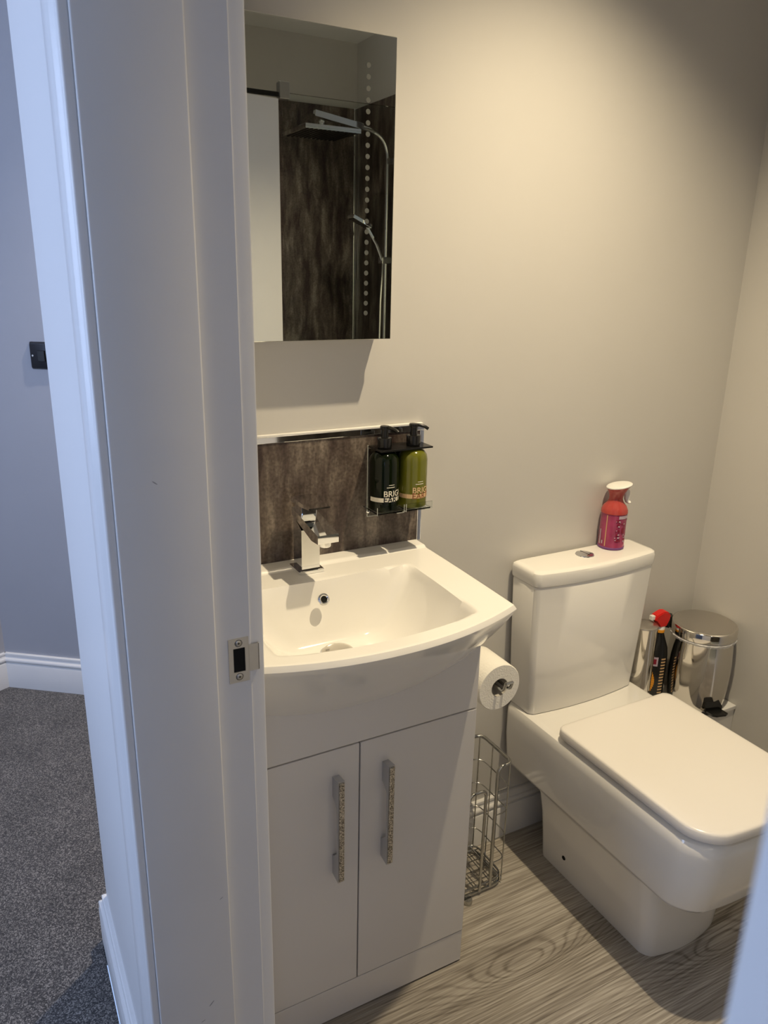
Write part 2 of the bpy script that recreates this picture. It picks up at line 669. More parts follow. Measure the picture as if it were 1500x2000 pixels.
win = bpy.data.objects.new('window_1', None)
COL.objects.link(win)
win['kind'] = 'structure'
b = bx(HX - 0.1, HX - 0.04, 0.55, 0.60, 0.9, 2.2)
for q in [(0.55, 1.85, 0.9, 0.95), (0.55, 1.85, 2.15, 2.2), (1.80, 1.85, 0.9, 2.2), (1.18, 1.22, 0.9, 2.2)]:
    b = bx(HX - 0.1, HX - 0.04, q[0], q[1], q[2], q[3], bm=b)
obj('window_frame', b, M_GLOSSWOOD, win)
obj('window_sill', bx(HX - 0.1, HX + 0.05, 0.50, 1.90, 0.875, 0.90, 0.004), M_GLOSSWOOD, win)

# moulded skirting profile (d, z)
HB = 0.134


def skirt_profile(h=HB, t=0.018):
    pts = [(0, 0.0), (t, 0.0), (t, h - 0.042), (t - 0.002, h - 0.038), (t - 0.0055, h - 0.037)]
    for k in range(7):      # bead
        a = -PI / 2 + k / 6 * PI
        pts.append((t - 0.0075 + 0.007 * math.cos(a), h - 0.0265 + 0.0085 * math.sin(a)))
    pts += [(t - 0.0095, h - 0.014), (t - 0.0105, h - 0.010), (t - 0.008, h - 0.0085), (t - 0.0085, h - 0.002), (t - 0.011, h), (0, h)]
    return pts


SP = skirt_profile()
struct('baseboard_back', extrude_profile(SP, (0.807, YB), (XR, YB), (0, -1)), M_GLOSSWOOD, smooth=True)
struct('baseboard_right', extrude_profile(SP, (XR, YB - 0.02), (XR, 0.0), (-1, 0)), M_GLOSSWOOD, smooth=True)
struct('baseboard_left', extrude_profile(SP, (XH, YJ + 0.115), (XH, YE), (-1, 0), m1=1.0), M_GLOSSWOOD, smooth=True)
struct('baseboard_hall_back', extrude_profile(SP, (XH, YE), (FW1[0], YE), (0, 1), m0=-1.0), M_GLOSSWOOD, smooth=True)
fn = (-0.6, -0.8)
struct('baseboard_far', extrude_profile(SP, FW0, FW1, fn), M_GLOSSWOOD, smooth=True)
ld = (Vector(FW0) - Vector(LW1)).normalized()
struct('baseboard_far_left', extrude_profile(SP, LW1, FW0, (ld.y, -ld.x)), M_GLOSSWOOD, smooth=True)
struct('baseboard_hall_left', extrude_profile(SP, (XH, HY), (XH, YN - 0.12), (-1, 0)), M_GLOSSWOOD, smooth=True)

# door frame
door = bpy.data.objects.new('door_1', None)
COL.objects.link(door)
door['kind'] = 'structure'
YR = YJ + 0.0105        # rebate face
obj('jamb', bx(XH, XL + 0.005, YR, YR + 0.028, 0, 2.075, 0.001), M_GLOSSWOOD, door)
obj('jamb', bx(XH, XL + 0.004, YN - 0.03, YN, 0, 2.075, 0.001), M_GLOSSWOOD, door)
obj('door_head', bx(XH, XL + 0.004, YN, YR, 2.0, 2.075, 0.001), M_GLOSSWOOD, door)
XS = 0.2275             # bathroom edge of the stop
obj('door_stop', bx(XH + 0.0005, XS, YJ, YR, 0, 2.045, 0.0022, 3), M_GLOSSWOOD, door, smooth=True)
obj('door_stop', bx(XH + 0.0005, XS, YN, YN + 0.0105, 0, 2.045, 0.0022, 3), M_GLOSSWOOD, door, smooth=True)


M_SCUFF = mat('scuff_mark', (0.30, 0.30, 0.31), 0.7)
for (sx_, sz_, l_, a_) in ((0.1665, 1.2475, 0.0075, -38), (0.2160, 0.640, 0.006, 30), (0.1935, 0.4585, 0.011, 48), (0.1800, 0.4320, 0.007, 22)):
    obj('scuff', lathe([(0, 0.0), (l_ / 2, 0.0), (l_ / 2, 0.00008), (0, 0.00010)], 12, sy=0.16), M_SCUFF, door, loc=(sx_, YJ - 0.00002, sz_), rot=(PI / 2, math.radians(-a_), 0))


def architrave(ysign, y0, face_x, nx, w=0.068, T=0.016):
    """vertical moulded architrave; y0 the edge at the door side, ysign direction away from the opening, nx outward normal"""
    prof = [(0, 0), (0.0, 0.0075), (0.001, 0.0095), (0.003, 0.0105), (0.0052, 0.0105), (0.0068, 0.0095), (0.0075, 0.0078),
            (0.0085, 0.0080), (0.012, 0.0092), (0.016, 0.0112), (0.020, 0.0138), (0.0235, 0.0153), (0.0265, 0.0150),
            (0.0280, 0.0138), (0.0292, 0.0143), (0.034, T), (w - 0.006, T), (w - 0.002, T - 0.001), (w, T - 0.004), (w, 0)]
    return vprofile([(face_x + nx * d, y0 + ysign * u) for u, d in prof], 0, 2.12)


obj('architrave', architrave(1, YJ + 0.004, XH, -1), M_GLOSSWOOD, door, smooth=True)
obj('architrave', architrave(-1, YN - 0.002, XH, -1), M_GLOSSWOOD, door, smooth=True)
TB = 0.0240
pr = [(0, 0), (0, TB - 0.003), (0.0009, TB - 0.0009), (0.003, TB), (0.044, TB), (0.049, TB - 0.002), (0.05, TB - 0.005), (0.05, 0)]
obj('architrave', vprofile([(XL + d, YR + 0.0025 + u) for u, d in pr], 0, 2.12), M_GLOSSWOOD, door, smooth=True)
obj('architrave', architrave(-1, YN - 0.006, XL, 1), M_GLOSSWOOD, door, smooth=True)
# strike plate, let into the rebate
sk = thing('strike_plate', 'satin steel strike plate with square latch hole on white door jamb', 'strike plate')
PZ = 0.997
px0, px1 = 0.2448, 0.2718
b = bmesh.new()
T = 0.0012
yp = YR - T
hx0, hx1, hz0, hz1 = px0 + 0.0062, px0 + 0.0218, PZ - 0.0165, PZ + 0.0175
zt, zb = PZ + 0.0315, PZ - 0.0315
for (a0, a1, c0, c1) in [(px0, px1, hz1, zt), (px0, px1, zb, hz0), (px0, hx0, hz0, hz1), (hx1, px1, hz0, hz1)]:
    bx(a0, a1, yp, YR + 0.0002, c0, c1, bm=b)
bx(px1 - 0.0002, px1 + 0.0135, yp, YR + 0.0002, PZ - 0.0185, PZ + 0.0195, bm=b)
bx(px1 + 0.0128, px1 + 0.0139, yp, YR + 0.004, PZ - 0.0180, PZ + 0.0190, bm=b)
obj('plate', b, M_NICKEL, sk)
obj('latch_hole', bx(hx0, hx1, YR - 0.0004, YR + 0.0002, hz0, hz1), M_HOLE, sk)
for zz in (PZ + 0.0245, PZ - 0.0235):
    s = obj('screw', lathe([(0.0, 0.0), (0.0042, 0.0), (0.0042, 0.0006), (0.0035, 0.0010), (0, 0.0010)], 20), M_NICKEL, sk, smooth=True,
            loc=(px0 + 0.0135, yp + 0.0003, zz), rot=(PI / 2, 0, 0))
    b = bx(-0.0016, 0.0016, -0.0005, 0.0005, 0.0009, 0.00125)
    b = bx(-0.0005, 0.0005, -0.0016, 0.0016, 0.0009, 0.00125, bm=b)
    obj('screw_slot', b, M_HOLE, s)
    rg = tube([(0.0047 * math.cos(a * PI / 12), 0.0047 * math.sin(a * PI / 12), 0.0003) for a in range(24)], 0.00035, 6, closed=True)
    obj('countersink', rg, M_HOLE, s)

# open door leaf, seen only in the mirror
hinge = Vector((XL + 0.004, YN + 0.002))
ang = math.radians(-8.0)
leaf = bpy.data.objects.new('door_2', None)
COL.objects.link(leaf)
leaf['kind'] = 'structure'
leaf.location = (hinge.x + 0.012, hinge.y, 0)
leaf.rotation_euler = (0, 0, ang)
obj('door_leaf', bx(0.0, 0.745, -0.040, -0.002, 0.006, 2.028, 0.002), M_GLOSSWOOD, leaf)
b = lathe([(0, 0), (0.026, 0), (0.026, 0.006), (0.0, 0.006)], 24)
obj('handle_rose', b, M_CHROME, leaf, smooth=True, loc=(0.69, -0.002, 1.03), rot=(-PI / 2, 0, 0))
obj('door_handle', tube(fillet([(0.69, 0.002, 1.03), (0.69, 0.045, 1.03), (0.58, 0.045, 1.03)], 0.012), 0.009), M_CHROME, leaf, smooth=True)


# ------------------------------------------------------------------ downlights
def downlight(x, y, power, color, label, size=0.018, spot=111, cat='ceiling light'):
    t = thing('ceiling_downlight', label, cat, 'recessed ceiling downlights', (x, y, ZC))
    obj('bezel', lathe([(0.030, 0), (0.043, -0.001), (0.044, -0.004), (0.040, -0.006), (0.031, -0.0045), (0.030, 0)], 36), M_CHROME, t, smooth=True)
    obj('lamp', lathe([(0, -0.002), (0.030, -0.002), (0.030, -0.0005), (0, -0.0005)], 32), M_LEDGLOW, t)
    d = bpy.data.lights.new('downlight_beam', 'SPOT')
    d.energy = power
    d.color = color
    d.shadow_soft_size = size
    d.spot_size = math.radians(spot)
    d.spot_blend = 1.0
    o = bpy.data.objects.new('downlight_beam', d)
    COL.objects.link(o)
    o.parent = t
    o.location = (0, 0, -0.03)
    return t


WARM = (1.0, 0.82, 0.54)
downlight(1.06, 0.845, 120 * SPOT_POWER, WARM, 'recessed chrome downlight in the ceiling, out in front of the toilet')
downlight(1.10, -0.55, 42 * SPOT_POWER, (1.0, 0.90, 0.74), 'recessed chrome downlight in the ceiling, above the shower')
downlight(HALL_DL[0], HALL_DL[1], 120, (1.0, 0.88, 0.74), 'recessed chrome downlight in the hall ceiling beyond the wall corner')

# ------------------------------------------------------------------ splashback and wall panels
sp_x0, sp_x1, sp_z0, sp_z1 = XL, 0.826, 0.912, 1.160
sb = thing('splashback_panel', 'brown rust-effect laminate splashback with chrome edge trim behind the washbasin', 'splashback')
obj('panel', bx(sp_x0, sp_x1, YB - 0.010, YB - 0.0005, sp_z0, sp_z1), M_PANEL, sb)
obj('edge_trim', bx(sp_x0, sp_x1 + 0.010, YB - 0.0125, YB - 0.0005, sp_z1, sp_z1 + 0.0125, 0.001), M_CHROME, sb)
obj('edge_trim', bx(sp_x1, sp_x1 + 0.010, YB - 0.0125, YB - 0.0005, sp_z0, sp_z1 - 0.0002, 0.001), M_CHROME, sb)
obj('sealant', bx(sp_x0, sp_x1 + 0.008, YB - 0.0100, YB - 0.0006, sp_z1 + 0.0126, sp_z1 + 0.016, 0.001), M_SOFTWHITE, sb)

wp = thing('shower_wall_panel', 'dark rust-effect shower panel on the wall facing the mirror', 'wall panel', 'shower wall panels')
obj('panel', bx(XL + 0.0, XR - 0.011, YF + 0.0005, YF + 0.010, 0.06, 2.22), M_PANEL, wp)
wp2 = thing('shower_wall_panel', 'dark rust-effect shower panel on the right wall behind the shower riser', 'wall panel', 'shower wall panels')
obj('panel', bx(XR - 0.010, XR - 0.0005, YF + 0.0105, -0.222, 0.06, 2.22), M_PANEL, wp2)
obj('corner_trim', bx(XR - 0.026, XR - 0.0105, YF + 0.0105, YF + 0.026, 0.06, 2.22, 0.002), M_CHROME, wp2)
tr = thing('shower_tray', 'low white shower tray along the wall facing the mirror', 'shower tray')
b = bx(XL + 0.001, XR - 0.0105, YF + 0.0105, -0.200, 0.0, 0.05, 0.006)
obj('tray', b, M_CERAMIC, tr)
obj('drain', lathe([(0, 0.0), (0.045, 0.0), (0.045, 0.003), (0, 0.004)], 32, (1.1, -0.68, 0.0505)), M_CHROME, tr, smooth=True)

YG = -0.222
ss = thing('shower_screen', 'clear glass shower screen with chrome clamp, seen in the mirror', 'shower screen')
obj('glass_panel', bx(1.105, XR - 0.012, YG - 0.004, YG + 0.004, 0.051, 2.085), M_GLASS, ss)
obj('clamp', bx(1.090, 1.128, YG - 0.018, YG + 0.018, 2.062, 2.118, 0.002), M_SATIN, ss)
obj('support_rail', bx(XL + 0.001, 1.0895, YG - 0.008, YG + 0.008, 2.070, 2.084, 0.001), M_SCREEN_DARK, ss)
obj('wall_channel', bx(XR - 0.024, XR - 0.0105, YG - 0.010, YG + 0.010, 0.051, 2.085, 0.001), M_CHROME, ss)

sh = thing('shower_riser', 'chrome square rain shower riser with handset, seen in the mirror', 'shower')
ys = -0.622
riser = tube(fillet([(1.755, ys, 1.05), (1.755, ys, 2.055), (1.41, ys, 2.108)], 0.10, 10), 0.0095, 10)
obj('riser_pipe', riser, M_CHROME, sh, smooth=True)
for z in (1.12, 1.95):
    obj('wall_bracket', bx(1.7485, XR - 0.0105, ys - 0.012, ys + 0.012, z - 0.012, z + 0.012, 0.001), M_CHROME, sh)
obj('arm', bx(-0.115, 0.115, -0.013, 0.013, -0.012, 0.012, 0.001), M_CHROME, sh, loc=(1.515, ys, 2.0925), rot=(0, math.radians(8), 0))
obj('ball_joint', lathe([(0, 0), (0.013, 0.0), (0.014, 0.008), (0.010, 0.014), (0.014, 0.022), (0.014, 0.032), (0.009, 0.040), (0, 0.044)], 24, (1.435, ys, 2.046)), M_CHROME, sh, smooth=True)
hd = obj('rain_head', bx(1.31, 1.56, ys - 0.125, ys + 0.125, 2.028, 2.046, 0.001), M_CHROME, sh)
b = bmesh.new()
for k in range(12):
    bx(1.322 + k * 0.0195, 1.328 + k * 0.0195, ys - 0.115, ys + 0.115, 2.0255, 2.0278, bm=b)
tag(obj('nozzle_strips', b, M_BLACK, hd), kind='stuff')
hs = obj('handset', bx(-0.05, 0.05, -0.032, 0.032, -0.008, 0.008, 0.002), M_CHROME, sh, loc=(1.60, ys + 0.04, 1.69), rot=(0, math.radians(24), 0))
b = bmesh.new()
for k in range(7):
    bx(-0.042 + k * 0.0125, -0.037 + k * 0.0125, -0.027, 0.027, -0.0092, -0.0080, bm=b)
tag(obj('nozzle_strips', b, M_BLACK, hs), kind='stuff')
obj('handset_handle', tube([(1.635, ys + 0.04, 1.672), (1.69, ys + 0.03, 1.60), (1.735, ys + 0.01, 1.525)], 0.008), M_CHROME, sh, smooth=True)
obj('slider', bx(1.725, 1.775, ys - 0.02, ys + 0.022, 1.515, 1.545, 0.003), M_CHROME, sh)
obj('mixer_valve', tube([(1.755, ys - 0.13, 1.05), (1.755, ys + 0.13, 1.05)], 0.022, 14), M_CHROME, sh, smooth=True)
obj('hose', tube([(1.735, ys + 0.01, 1.52), (1.715, ys + 0.03, 1.35), (1.70, ys + 0.05, 1.0), (1.715, ys + 0.04, 0.75), (1.745, ys + 0.02, 0.75), (1.755, ys, 1.03)], 0.006), M_CHROME, sh, smooth=True)

# ------------------------------------------------------------------ mirror cabinet
mc = thing('mirror_cabinet', 'frameless mirror-fronted wall cabinet with a column of frosted dots above the basin', 'mirror')
mx0, mx1, mz0, mz1 = 0.283, 0.7245, 1.3560, 1.869
ymf = 1.322
obj('cabinet_body', bx(mx0 + 0.004, mx1 - 0.004, ymf + 0.020, YB - 0.0005, mz0 + 0.004, mz1 - 0.004, 0.001), M_GREYBODY, mc)
md = obj('mirror_door', bx(mx0, mx1, ymf, ymf + 0.018, mz0, mz1, 0.0012, 2), M_MIRROR, mc)
for col, xx in (('r', 0.6694), ('l', mx0 + 0.055)):
    k = 0
    z = 1.8190
    base = None
    while z > 1.400:
        if base is None:
            base = obj('frosted_dot', lathe([(0, 0), (0.0043, 0), (0.0043, 0.0004), (0, 0.0004)], 16), M_DOT, md, loc=(xx, ymf - 0.0004, z), rot=(-PI / 2, 0, 0))
        else:
            c = base.copy()
            COL.objects.link(c)
            c.location = (xx, ymf - 0.0004, z)
        z -= 0.0180

# ------------------------------------------------------------------ vanity unit
VX0, VX1, VY, VM = 0.285, 0.807, 1.079, 0.5465
vu = thing('vanity_unit', 'gloss white two-door vanity unit with crystal-strip handles under the washbasin', 'cabinet')
b = bx(VX1 - 0.016, VX1, VY + 0.019, YB - 0.012, 0.0, 0.790)
bx(VX0, VX0 + 0.016, VY + 0.019, YB - 0.012, 0.0, 0.790, bm=b)
bx(VX0 + 0.016, VX1 - 0.016, YB - 0.024, YB - 0.012, 0.0, 0.73, bm=b)
bx(VX0 + 0.016, VX1 - 0.016, VY + 0.019, YB - 0.024, 0.070, 0.086, bm=b)
obj('carcass', b, M_GLOSSWHITE, vu)
obj('top_panel', bx(VX0, VX1, VY, VY + 0.018, 0.6535, 0.790, 0.0012), M_GLOSSWHITE, vu)
obj('plinth', bx(VX0, VX1, VY + 0.001, VY + 0.018, 0.004, 0.0865, 0.0012), M_GLOSSWHITE, vu)
obj('plinth_gap', bx(VX0 + 0.004, VX1 - 0.004, VY + 0.006, VY + 0.018, 0.0, 0.0045), M_HOLE, vu)
doors = []
for (a, c, hx_) in ((VX0, VM - 0.0013, 0.4965), (VM + 0.0013, VX1, 0.6005)):
    d = obj('door', bx(a, c, VY, VY + 0.018, 0.0895, 0.6505, 0.0014), M_GLOSSWHITE, vu)
    # D handle: two slanted feet and a bar
    z0, z1, w = 0.375, 0.600, 0.0065
    yf, yb = VY - 0.029, VY
    side = [(yb, z0 + 0.004), (yf + 0.003, z0), (yf + 0.003, z1), (yb, z1 - 0.004), (yb, z1 - 0.046), (yb - 0.008, z1 - 0.050), (yf + 0.010, z1 - 0.062),
            (yf + 0.010, z0 + 0.062), (yb - 0.008, z0 + 0.050), (yb, z0 + 0.046)]
    hb = loft([[(hx_ - w, yy, zz) for yy, zz in side], [(hx_ + w, yy, zz) for yy, zz in side]])
    h = obj('handle', hb, M_SATIN, d)
    obj('crystal_strip', bx(hx_ - w + 0.0015, hx_ + w - 0.0010, yf + 0.0005, yf + 0.0031, z0 + 0.003, z1 - 0.003, 0.0006), M_GLITTER, h)

# ------------------------------------------------------------------ washbasin
wb = thing('washbasin', 'white ceramic bow-front washbasin with chrome overflow and waste on the vanity unit', 'washbasin')
BC, BZ = 0.550, 0.910
N_U, N_V = 97, 81


def front_y(u):       # u in -1..1
    return 0.936 + 0.060 * abs(u) ** 2.1


def halfw(v):         # v 0 back, 1 front
    return 0.279 - 0.012 * v ** 1.5


def top_xy(u, v):
    yb_ = YB - 0.011
    yf_ = front_y(u)
    return BC + u * halfw(v), yb_ + (yf_ - yb_) * v


def sstep(t):
    t = max(0.0, min(1.0, t))
    return t * t * (3 - 2 * t)


def bowl_depth(x, y):
    # opening: back edge y=1.252, front edge follows the bow, sides x = BC +- 0.19
    u = (x - BC) / 0.281
    yo_b = 1.254
    yo_f = front_y(u) + 0.038
    hw = 0.192
    dx = hw - abs(x - BC)
    db = yo_b - y
    df = y - yo_f
    if min(dx, db, df) <= 0:
        return 0.0
    # side walls slope long, back wall steep, front medium
    side = 1 - (1 - min(1.0, dx / 0.125)) ** 2.0
    back = 1 - (1 - min(1.0, db / 0.055)) ** 2.2
    front = 1 - (1 - min(1.0, df / 0.06)) ** 2.2
    d = 0.118 * side * back * front
    # lip rounding
    lip = min(dx, db, df)
    d *= sstep(lip / 0.012) * 0.25 + 0.75 * min(1, lip / 0.006)
    return d


def top_z(x, y, u, v):
    z = BZ
    # slight lift of the rear ledge against the splashback
    if y > YB - 0.055:
        z += 0.004 * sstep((y - (YB - 0.055)) / 0.006)
    # fall of the outer rim edge
    e = min((1 - abs(u)) * 0.28, (1 - v) * 0.43 if v > 0.5 else 1)
    if e < 0.006:
        t = 1 - e / 0.006
        z -= 0.005 * (1 - math.sqrt(max(0, 1 - t * t)))
    return z - bowl_depth(x, y)


def warp01(t, k=0.5):
    return t


b = bmesh.new()
us = []
for i in range(N_U):
    t = -1 + 2 * i / (N_U - 1)
    us.append(math.copysign(abs(math.sin(t * PI / 2)) * 0.35 + abs(t) * 0.65, t))
vs = []
for j in range(N_V):
    t = j / (N_V - 1)
    vs.append(0.65 * t + 0.35 * (0.5 - 0.5 * math.cos(PI * t)))
grid = []
for v in vs:
    row = []
    for u in us:
        x, y = top_xy(u, v)
        row.append(b.verts.new((x, y, top_z(x, y, u, v))))
    grid.append(row)
for j in range(N_V - 1):
    for i in range(N_U - 1):
        b.faces.new((grid[j][i], grid[j][i + 1], grid[j + 1][i + 1], grid[j + 1][i]))
# skirt: perimeter from back-left round the front to back-right
per = [grid[j][0] for j in range(N_V)] + [grid[-1][i] for i in range(1, N_U)] + [grid[j][-1] for j in range(N_V - 2, -1, -1)]
bot = []
for j in range(N_V):
    bot.append((-1, vs[j]))
for i in range(1, N_U):
    bot.append((us[i], 1))
for j in range(N_V - 2, -1, -1):
    bot.append((1, vs[j]))
rows_ = [per]
K = 12
for k in range(1, K + 1):
    t = k / K
    ring = []
    for vtx, (u, v) in zip(per, bot):
        T0 = vtx.co
        # bottom curve on the cabinet
        zb_ = 0.733 + 0.060 * abs(u) ** 2.4 if v == 1 else 0.793
        if v < 1:
            B = Vector((BC + math.copysign(0.2585, u), min(T0.y, YB - 0.012) if T0.y > VY else VY - 0.0003, zb_))
            if T0.y <= VY:
                f = (VY - T0.y) / (VY - front_y(1))
                B = Vector((BC + math.copysign(0.2585, u), VY - 0.0003, zb_))
        else:
            B = Vector((BC + u * 0.2585, VY - 0.0003, zb_))
        lipz = T0.z - 0.008
        if t < 0.17:
            s = t / 0.17
            p = Vector((T0.x, T0.y, T0.z + (lipz - T0.z) * s))
            o_ = math.sin(s * PI) * 0.0022
            c = Vector((T0.x - BC, T0.y - 1.15, 0)).normalized()
            p += c * o_
        else:
            s = (t - 0.17) / 0.83
            A = Vector((T0.x, T0.y, lipz))
            Cc = Vector((A.x * 0.60 + B.x * 0.40, A.y * 0.58 + B.y * 0.42, A.z * 0.50 + B.z * 0.50))
            p = A * (1 - s) ** 2 + Cc * 2 * s * (1 - s) + B * s * s
        ring.append(b.verts.new(p))
    rows_.append(ring)
for A, B in zip(rows_[:-1], rows_[1:]):
    for i in range(len(A) - 1):
        b.faces.new((A[i], A[i + 1], B[i + 1], B[i]))
obj('basin_body', b, M_CERAMIC, wb, smooth=True)
# overflow ring on the bowl's rear wall
ov = Vector((0.5390, 1.2275, 0.8800))
q = Vector((0, -0.80, 0.45)).to_track_quat('Z', 'Y').to_euler()
obj('overflow_ring', lathe([(0.0062, 0.0), (0.0066, 0.003), (0.0086, 0.004), (0.0115, 0.0030), (0.0120, 0.0), (0.0062, 0.0)], 32), M_CHROME, wb, smooth=True, loc=ov, rot=q)
obj('overflow_hole', lathe([(0, 0.0012), (0.0064, 0.0012), (0.0064, 0.0), (0, 0)], 24), M_HOLE, wb, loc=ov, rot=q)
obj('waste_seat', lathe([(0.0, 0.002), (0.0345, 0.002), (0.0350, 0.0), (0, 0.0)], 40, (0.543, 1.168, 0.7925)), M_SATIN, wb, smooth=True)
obj('waste_plug', lathe([(0, 0.0115), (0.010, 0.0112), (0.020, 0.0098), (0.028, 0.0070), (0.0312, 0.0040), (0.0312, 0.003), (0.026, 0.0025), (0, 0.0025)], 48, (0.543, 1.168, 0.7935)), M_STEEL, wb, smooth=True)

# ------------------------------------------------------------------ mixer tap
tp = thing('mixer_tap', 'square chrome mono mixer tap with flat lever on the washbasin', 'tap')
tx, ty, tz = 0.5415, 1.3150, 0.9105
obj('base_plate', bx(tx - 0.0265, tx + 0.0265, ty - 0.0265, ty + 0.0265, tz, tz + 0.007, 0.001), M_CHROME, tp)
side = [(ty + 0.021, tz + 0.007), (ty - 0.021, tz + 0.007), (ty - 0.021, tz + 0.077), (ty - 0.021, tz + 0.090), (ty + 0.021, tz + 0.112)]
obj('tap_body', loft([[(tx - 0.019, a, c) for a, c in side], [(tx + 0.019, a, c) for a, c in side]]), M_CHROME, tp)
sp_ = [(ty + 0.0235, tz + 0.111), (ty + 0.0235, tz + 0.126), (ty - 0.104, tz + 0.105), (ty - 0.1055, tz + 0.102), (ty - 0.1055, tz + 0.089), (ty - 0.075, tz + 0.087)]
obj('spout', loft([[(tx - 0.021, a, c) for a, c in sp_], [(tx + 0.021, a, c) for a, c in sp_]]), M_CHROME, tp)
obj('aerator', lathe([(0, 0), (0.0105, 0), (0.0115, 0.002), (0.0115, 0.011), (0, 0.011)], 24, (tx, ty - 0.090, tz + 0.0785)), M_CHROME, tp, smooth=True)
obj('lever_neck', bx(tx - 0.016, tx + 0.016, ty - 0.016, ty + 0.020, tz + 0.118, tz + 0.1378, 0.002), M_CHROME, tp)
lv = [(ty + 0.026, tz + 0.138), (ty + 0.026, tz + 0.147), (ty - 0.066, tz + 0.147), (ty - 0.066, tz + 0.1435), (ty - 0.020, tz + 0.138)]
obj('lever', loft([[(tx - 0.0215, a, c) for a, c in lv], [(tx + 0.0215, a, c) for a, c in lv]]), M_CHROME, tp)

# ------------------------------------------------------------------ soap dispensers
hd_ = thing('soap_dispenser_holder', 'clear acrylic wall holder for two soap bottles on the splashback', 'holder')
hx0, hx1, hz0, hz1 = 0.700, 0.822, 0.985, 1.139
yw = YB - 0.0125
obj('back_plate', bx(hx0, hx1, yw - 0.0035, yw - 0.0005, hz0, hz1, 0.0008), M_ACRYLIC, hd_)
M_EDGE_GLINT = mat('edge_glint', (0.62, 0.64, 0.60), 0.25, coat=0.3)  # pale opaque strips imitate the light glowing in the acrylic edges
b = bx(hx0 - 0.0004, hx0 + 0.0006, yw - 0.0040, yw - 0.0005, hz0, hz1)
bx(hx1 - 0.0006, hx1 + 0.0004, yw - 0.0040, yw - 0.0005, hz0, hz1, bm=b)
bx(hx0, hx1, yw - 0.0040, yw - 0.0005, hz0 - 0.0004, hz0 + 0.0006, bm=b)
obj('plate_glint', b, M_EDGE_GLINT, hd_)
b = bx(hx0, hx1, yw - 0.060, yw - 0.0036, hz1 - 0.004, hz1 - 0.0005, 0.0006)
obj('top_bracket', b, M_BLACK, hd_)
BOT = [(0.7195, YB - 0.0505), (0.7870, YB - 0.0505)]
for (cx, cy) in BOT:
    b = bx(cx - 0.0290, cx + 0.0290, cy - 0.0300, yw - 0.0037, 1.0075, 1.0105, 0.0006)
    bx(cx - 0.0315, cx - 0.0291, cy - 0.0300, yw - 0.0037, 1.0105, 1.0110, bm=b)
    bx(cx + 0.0291, cx + 0.0315, cy - 0.0300, yw - 0.0037, 1.0105, 1.0110, bm=b)
    bx(cx - 0.0315, cx + 0.0315, cy - 0.0335, cy - 0.0318, 1.0075, 1.0240, bm=b)
    obj('bottle_cup', b, M_ACRYLIC, hd_)
    for (a0, a1, c0, c1) in ((0.0309, 0.0317, 1.0075, 1.0242), (-0.0317, -0.0309, 1.0075, 1.0242), (0.0140, 0.0308, 1.0072, 1.0080)):
        obj('cup_glint', bx(cx + a0, cx + a1, cy - 0.0338, cy - 0.0326, c0, c1), M_EDGE_GLINT, hd_)
    obj('screw_cap', lathe([(0, 0.002), (0.003, 0.0015), (0.004, 0), (0, 0)], 16), M_CHROME, hd_, smooth=True, loc=(cx - 0.018, yw - 0.0036, 0.996), rot=(PI / 2, 0, 0))


def wrap_text(txt, size, cx, cy, r, a_deg, z, name, m, parent, ext=0.0003, align='CENTER'):
    cu = bpy.data.curves.new('txt', 'FONT')
    cu.body = txt
    cu.size = size
    cu.align_x = align
    cu.extrude = 0.0
    cu.offset = size * 0.012
    to = bpy.data.objects.new('txt', cu)
    COL.objects.link(to)
    dg = bpy.context.evaluated_depsgraph_get()
    me = bpy.data.meshes.new_from_object(to.evaluated_get(dg))
    bpy.data.objects.remove(to)
    bm = bmesh.new()
    bm.from_mesh(me)
    bpy.data.meshes.remove(me)
    bmesh.ops.triangulate(bm, faces=bm.faces)
    for v in bm.verts:
        a = math.radians(a_deg) + v.co.x / r
        v.co = Vector((cx + (r + ext) * math.sin(a), cy - (r + ext) * math.cos(a), z + v.co.y))
    return obj(name, bm, m, parent)


def arc_patch(cx, cy, r, a0, a1, z0, z1, n=10, ext=0.0002, bm=None):
    b = bmesh.new()
    A = []
    for i in range(n + 1):
        a = math.radians(a0 + (a1 - a0) * i / n)
        x, y = cx + (r + ext) * math.sin(a), cy - (r + ext) * math.cos(a)
        A.append((b.verts.new((x, y, z0)), b.verts.new((x, y, z1))))
    for p, q in zip(A[:-1], A[1:]):
        b.faces.new((p[0], q[0], q[1], p[1]))
    return merge(bm, b)


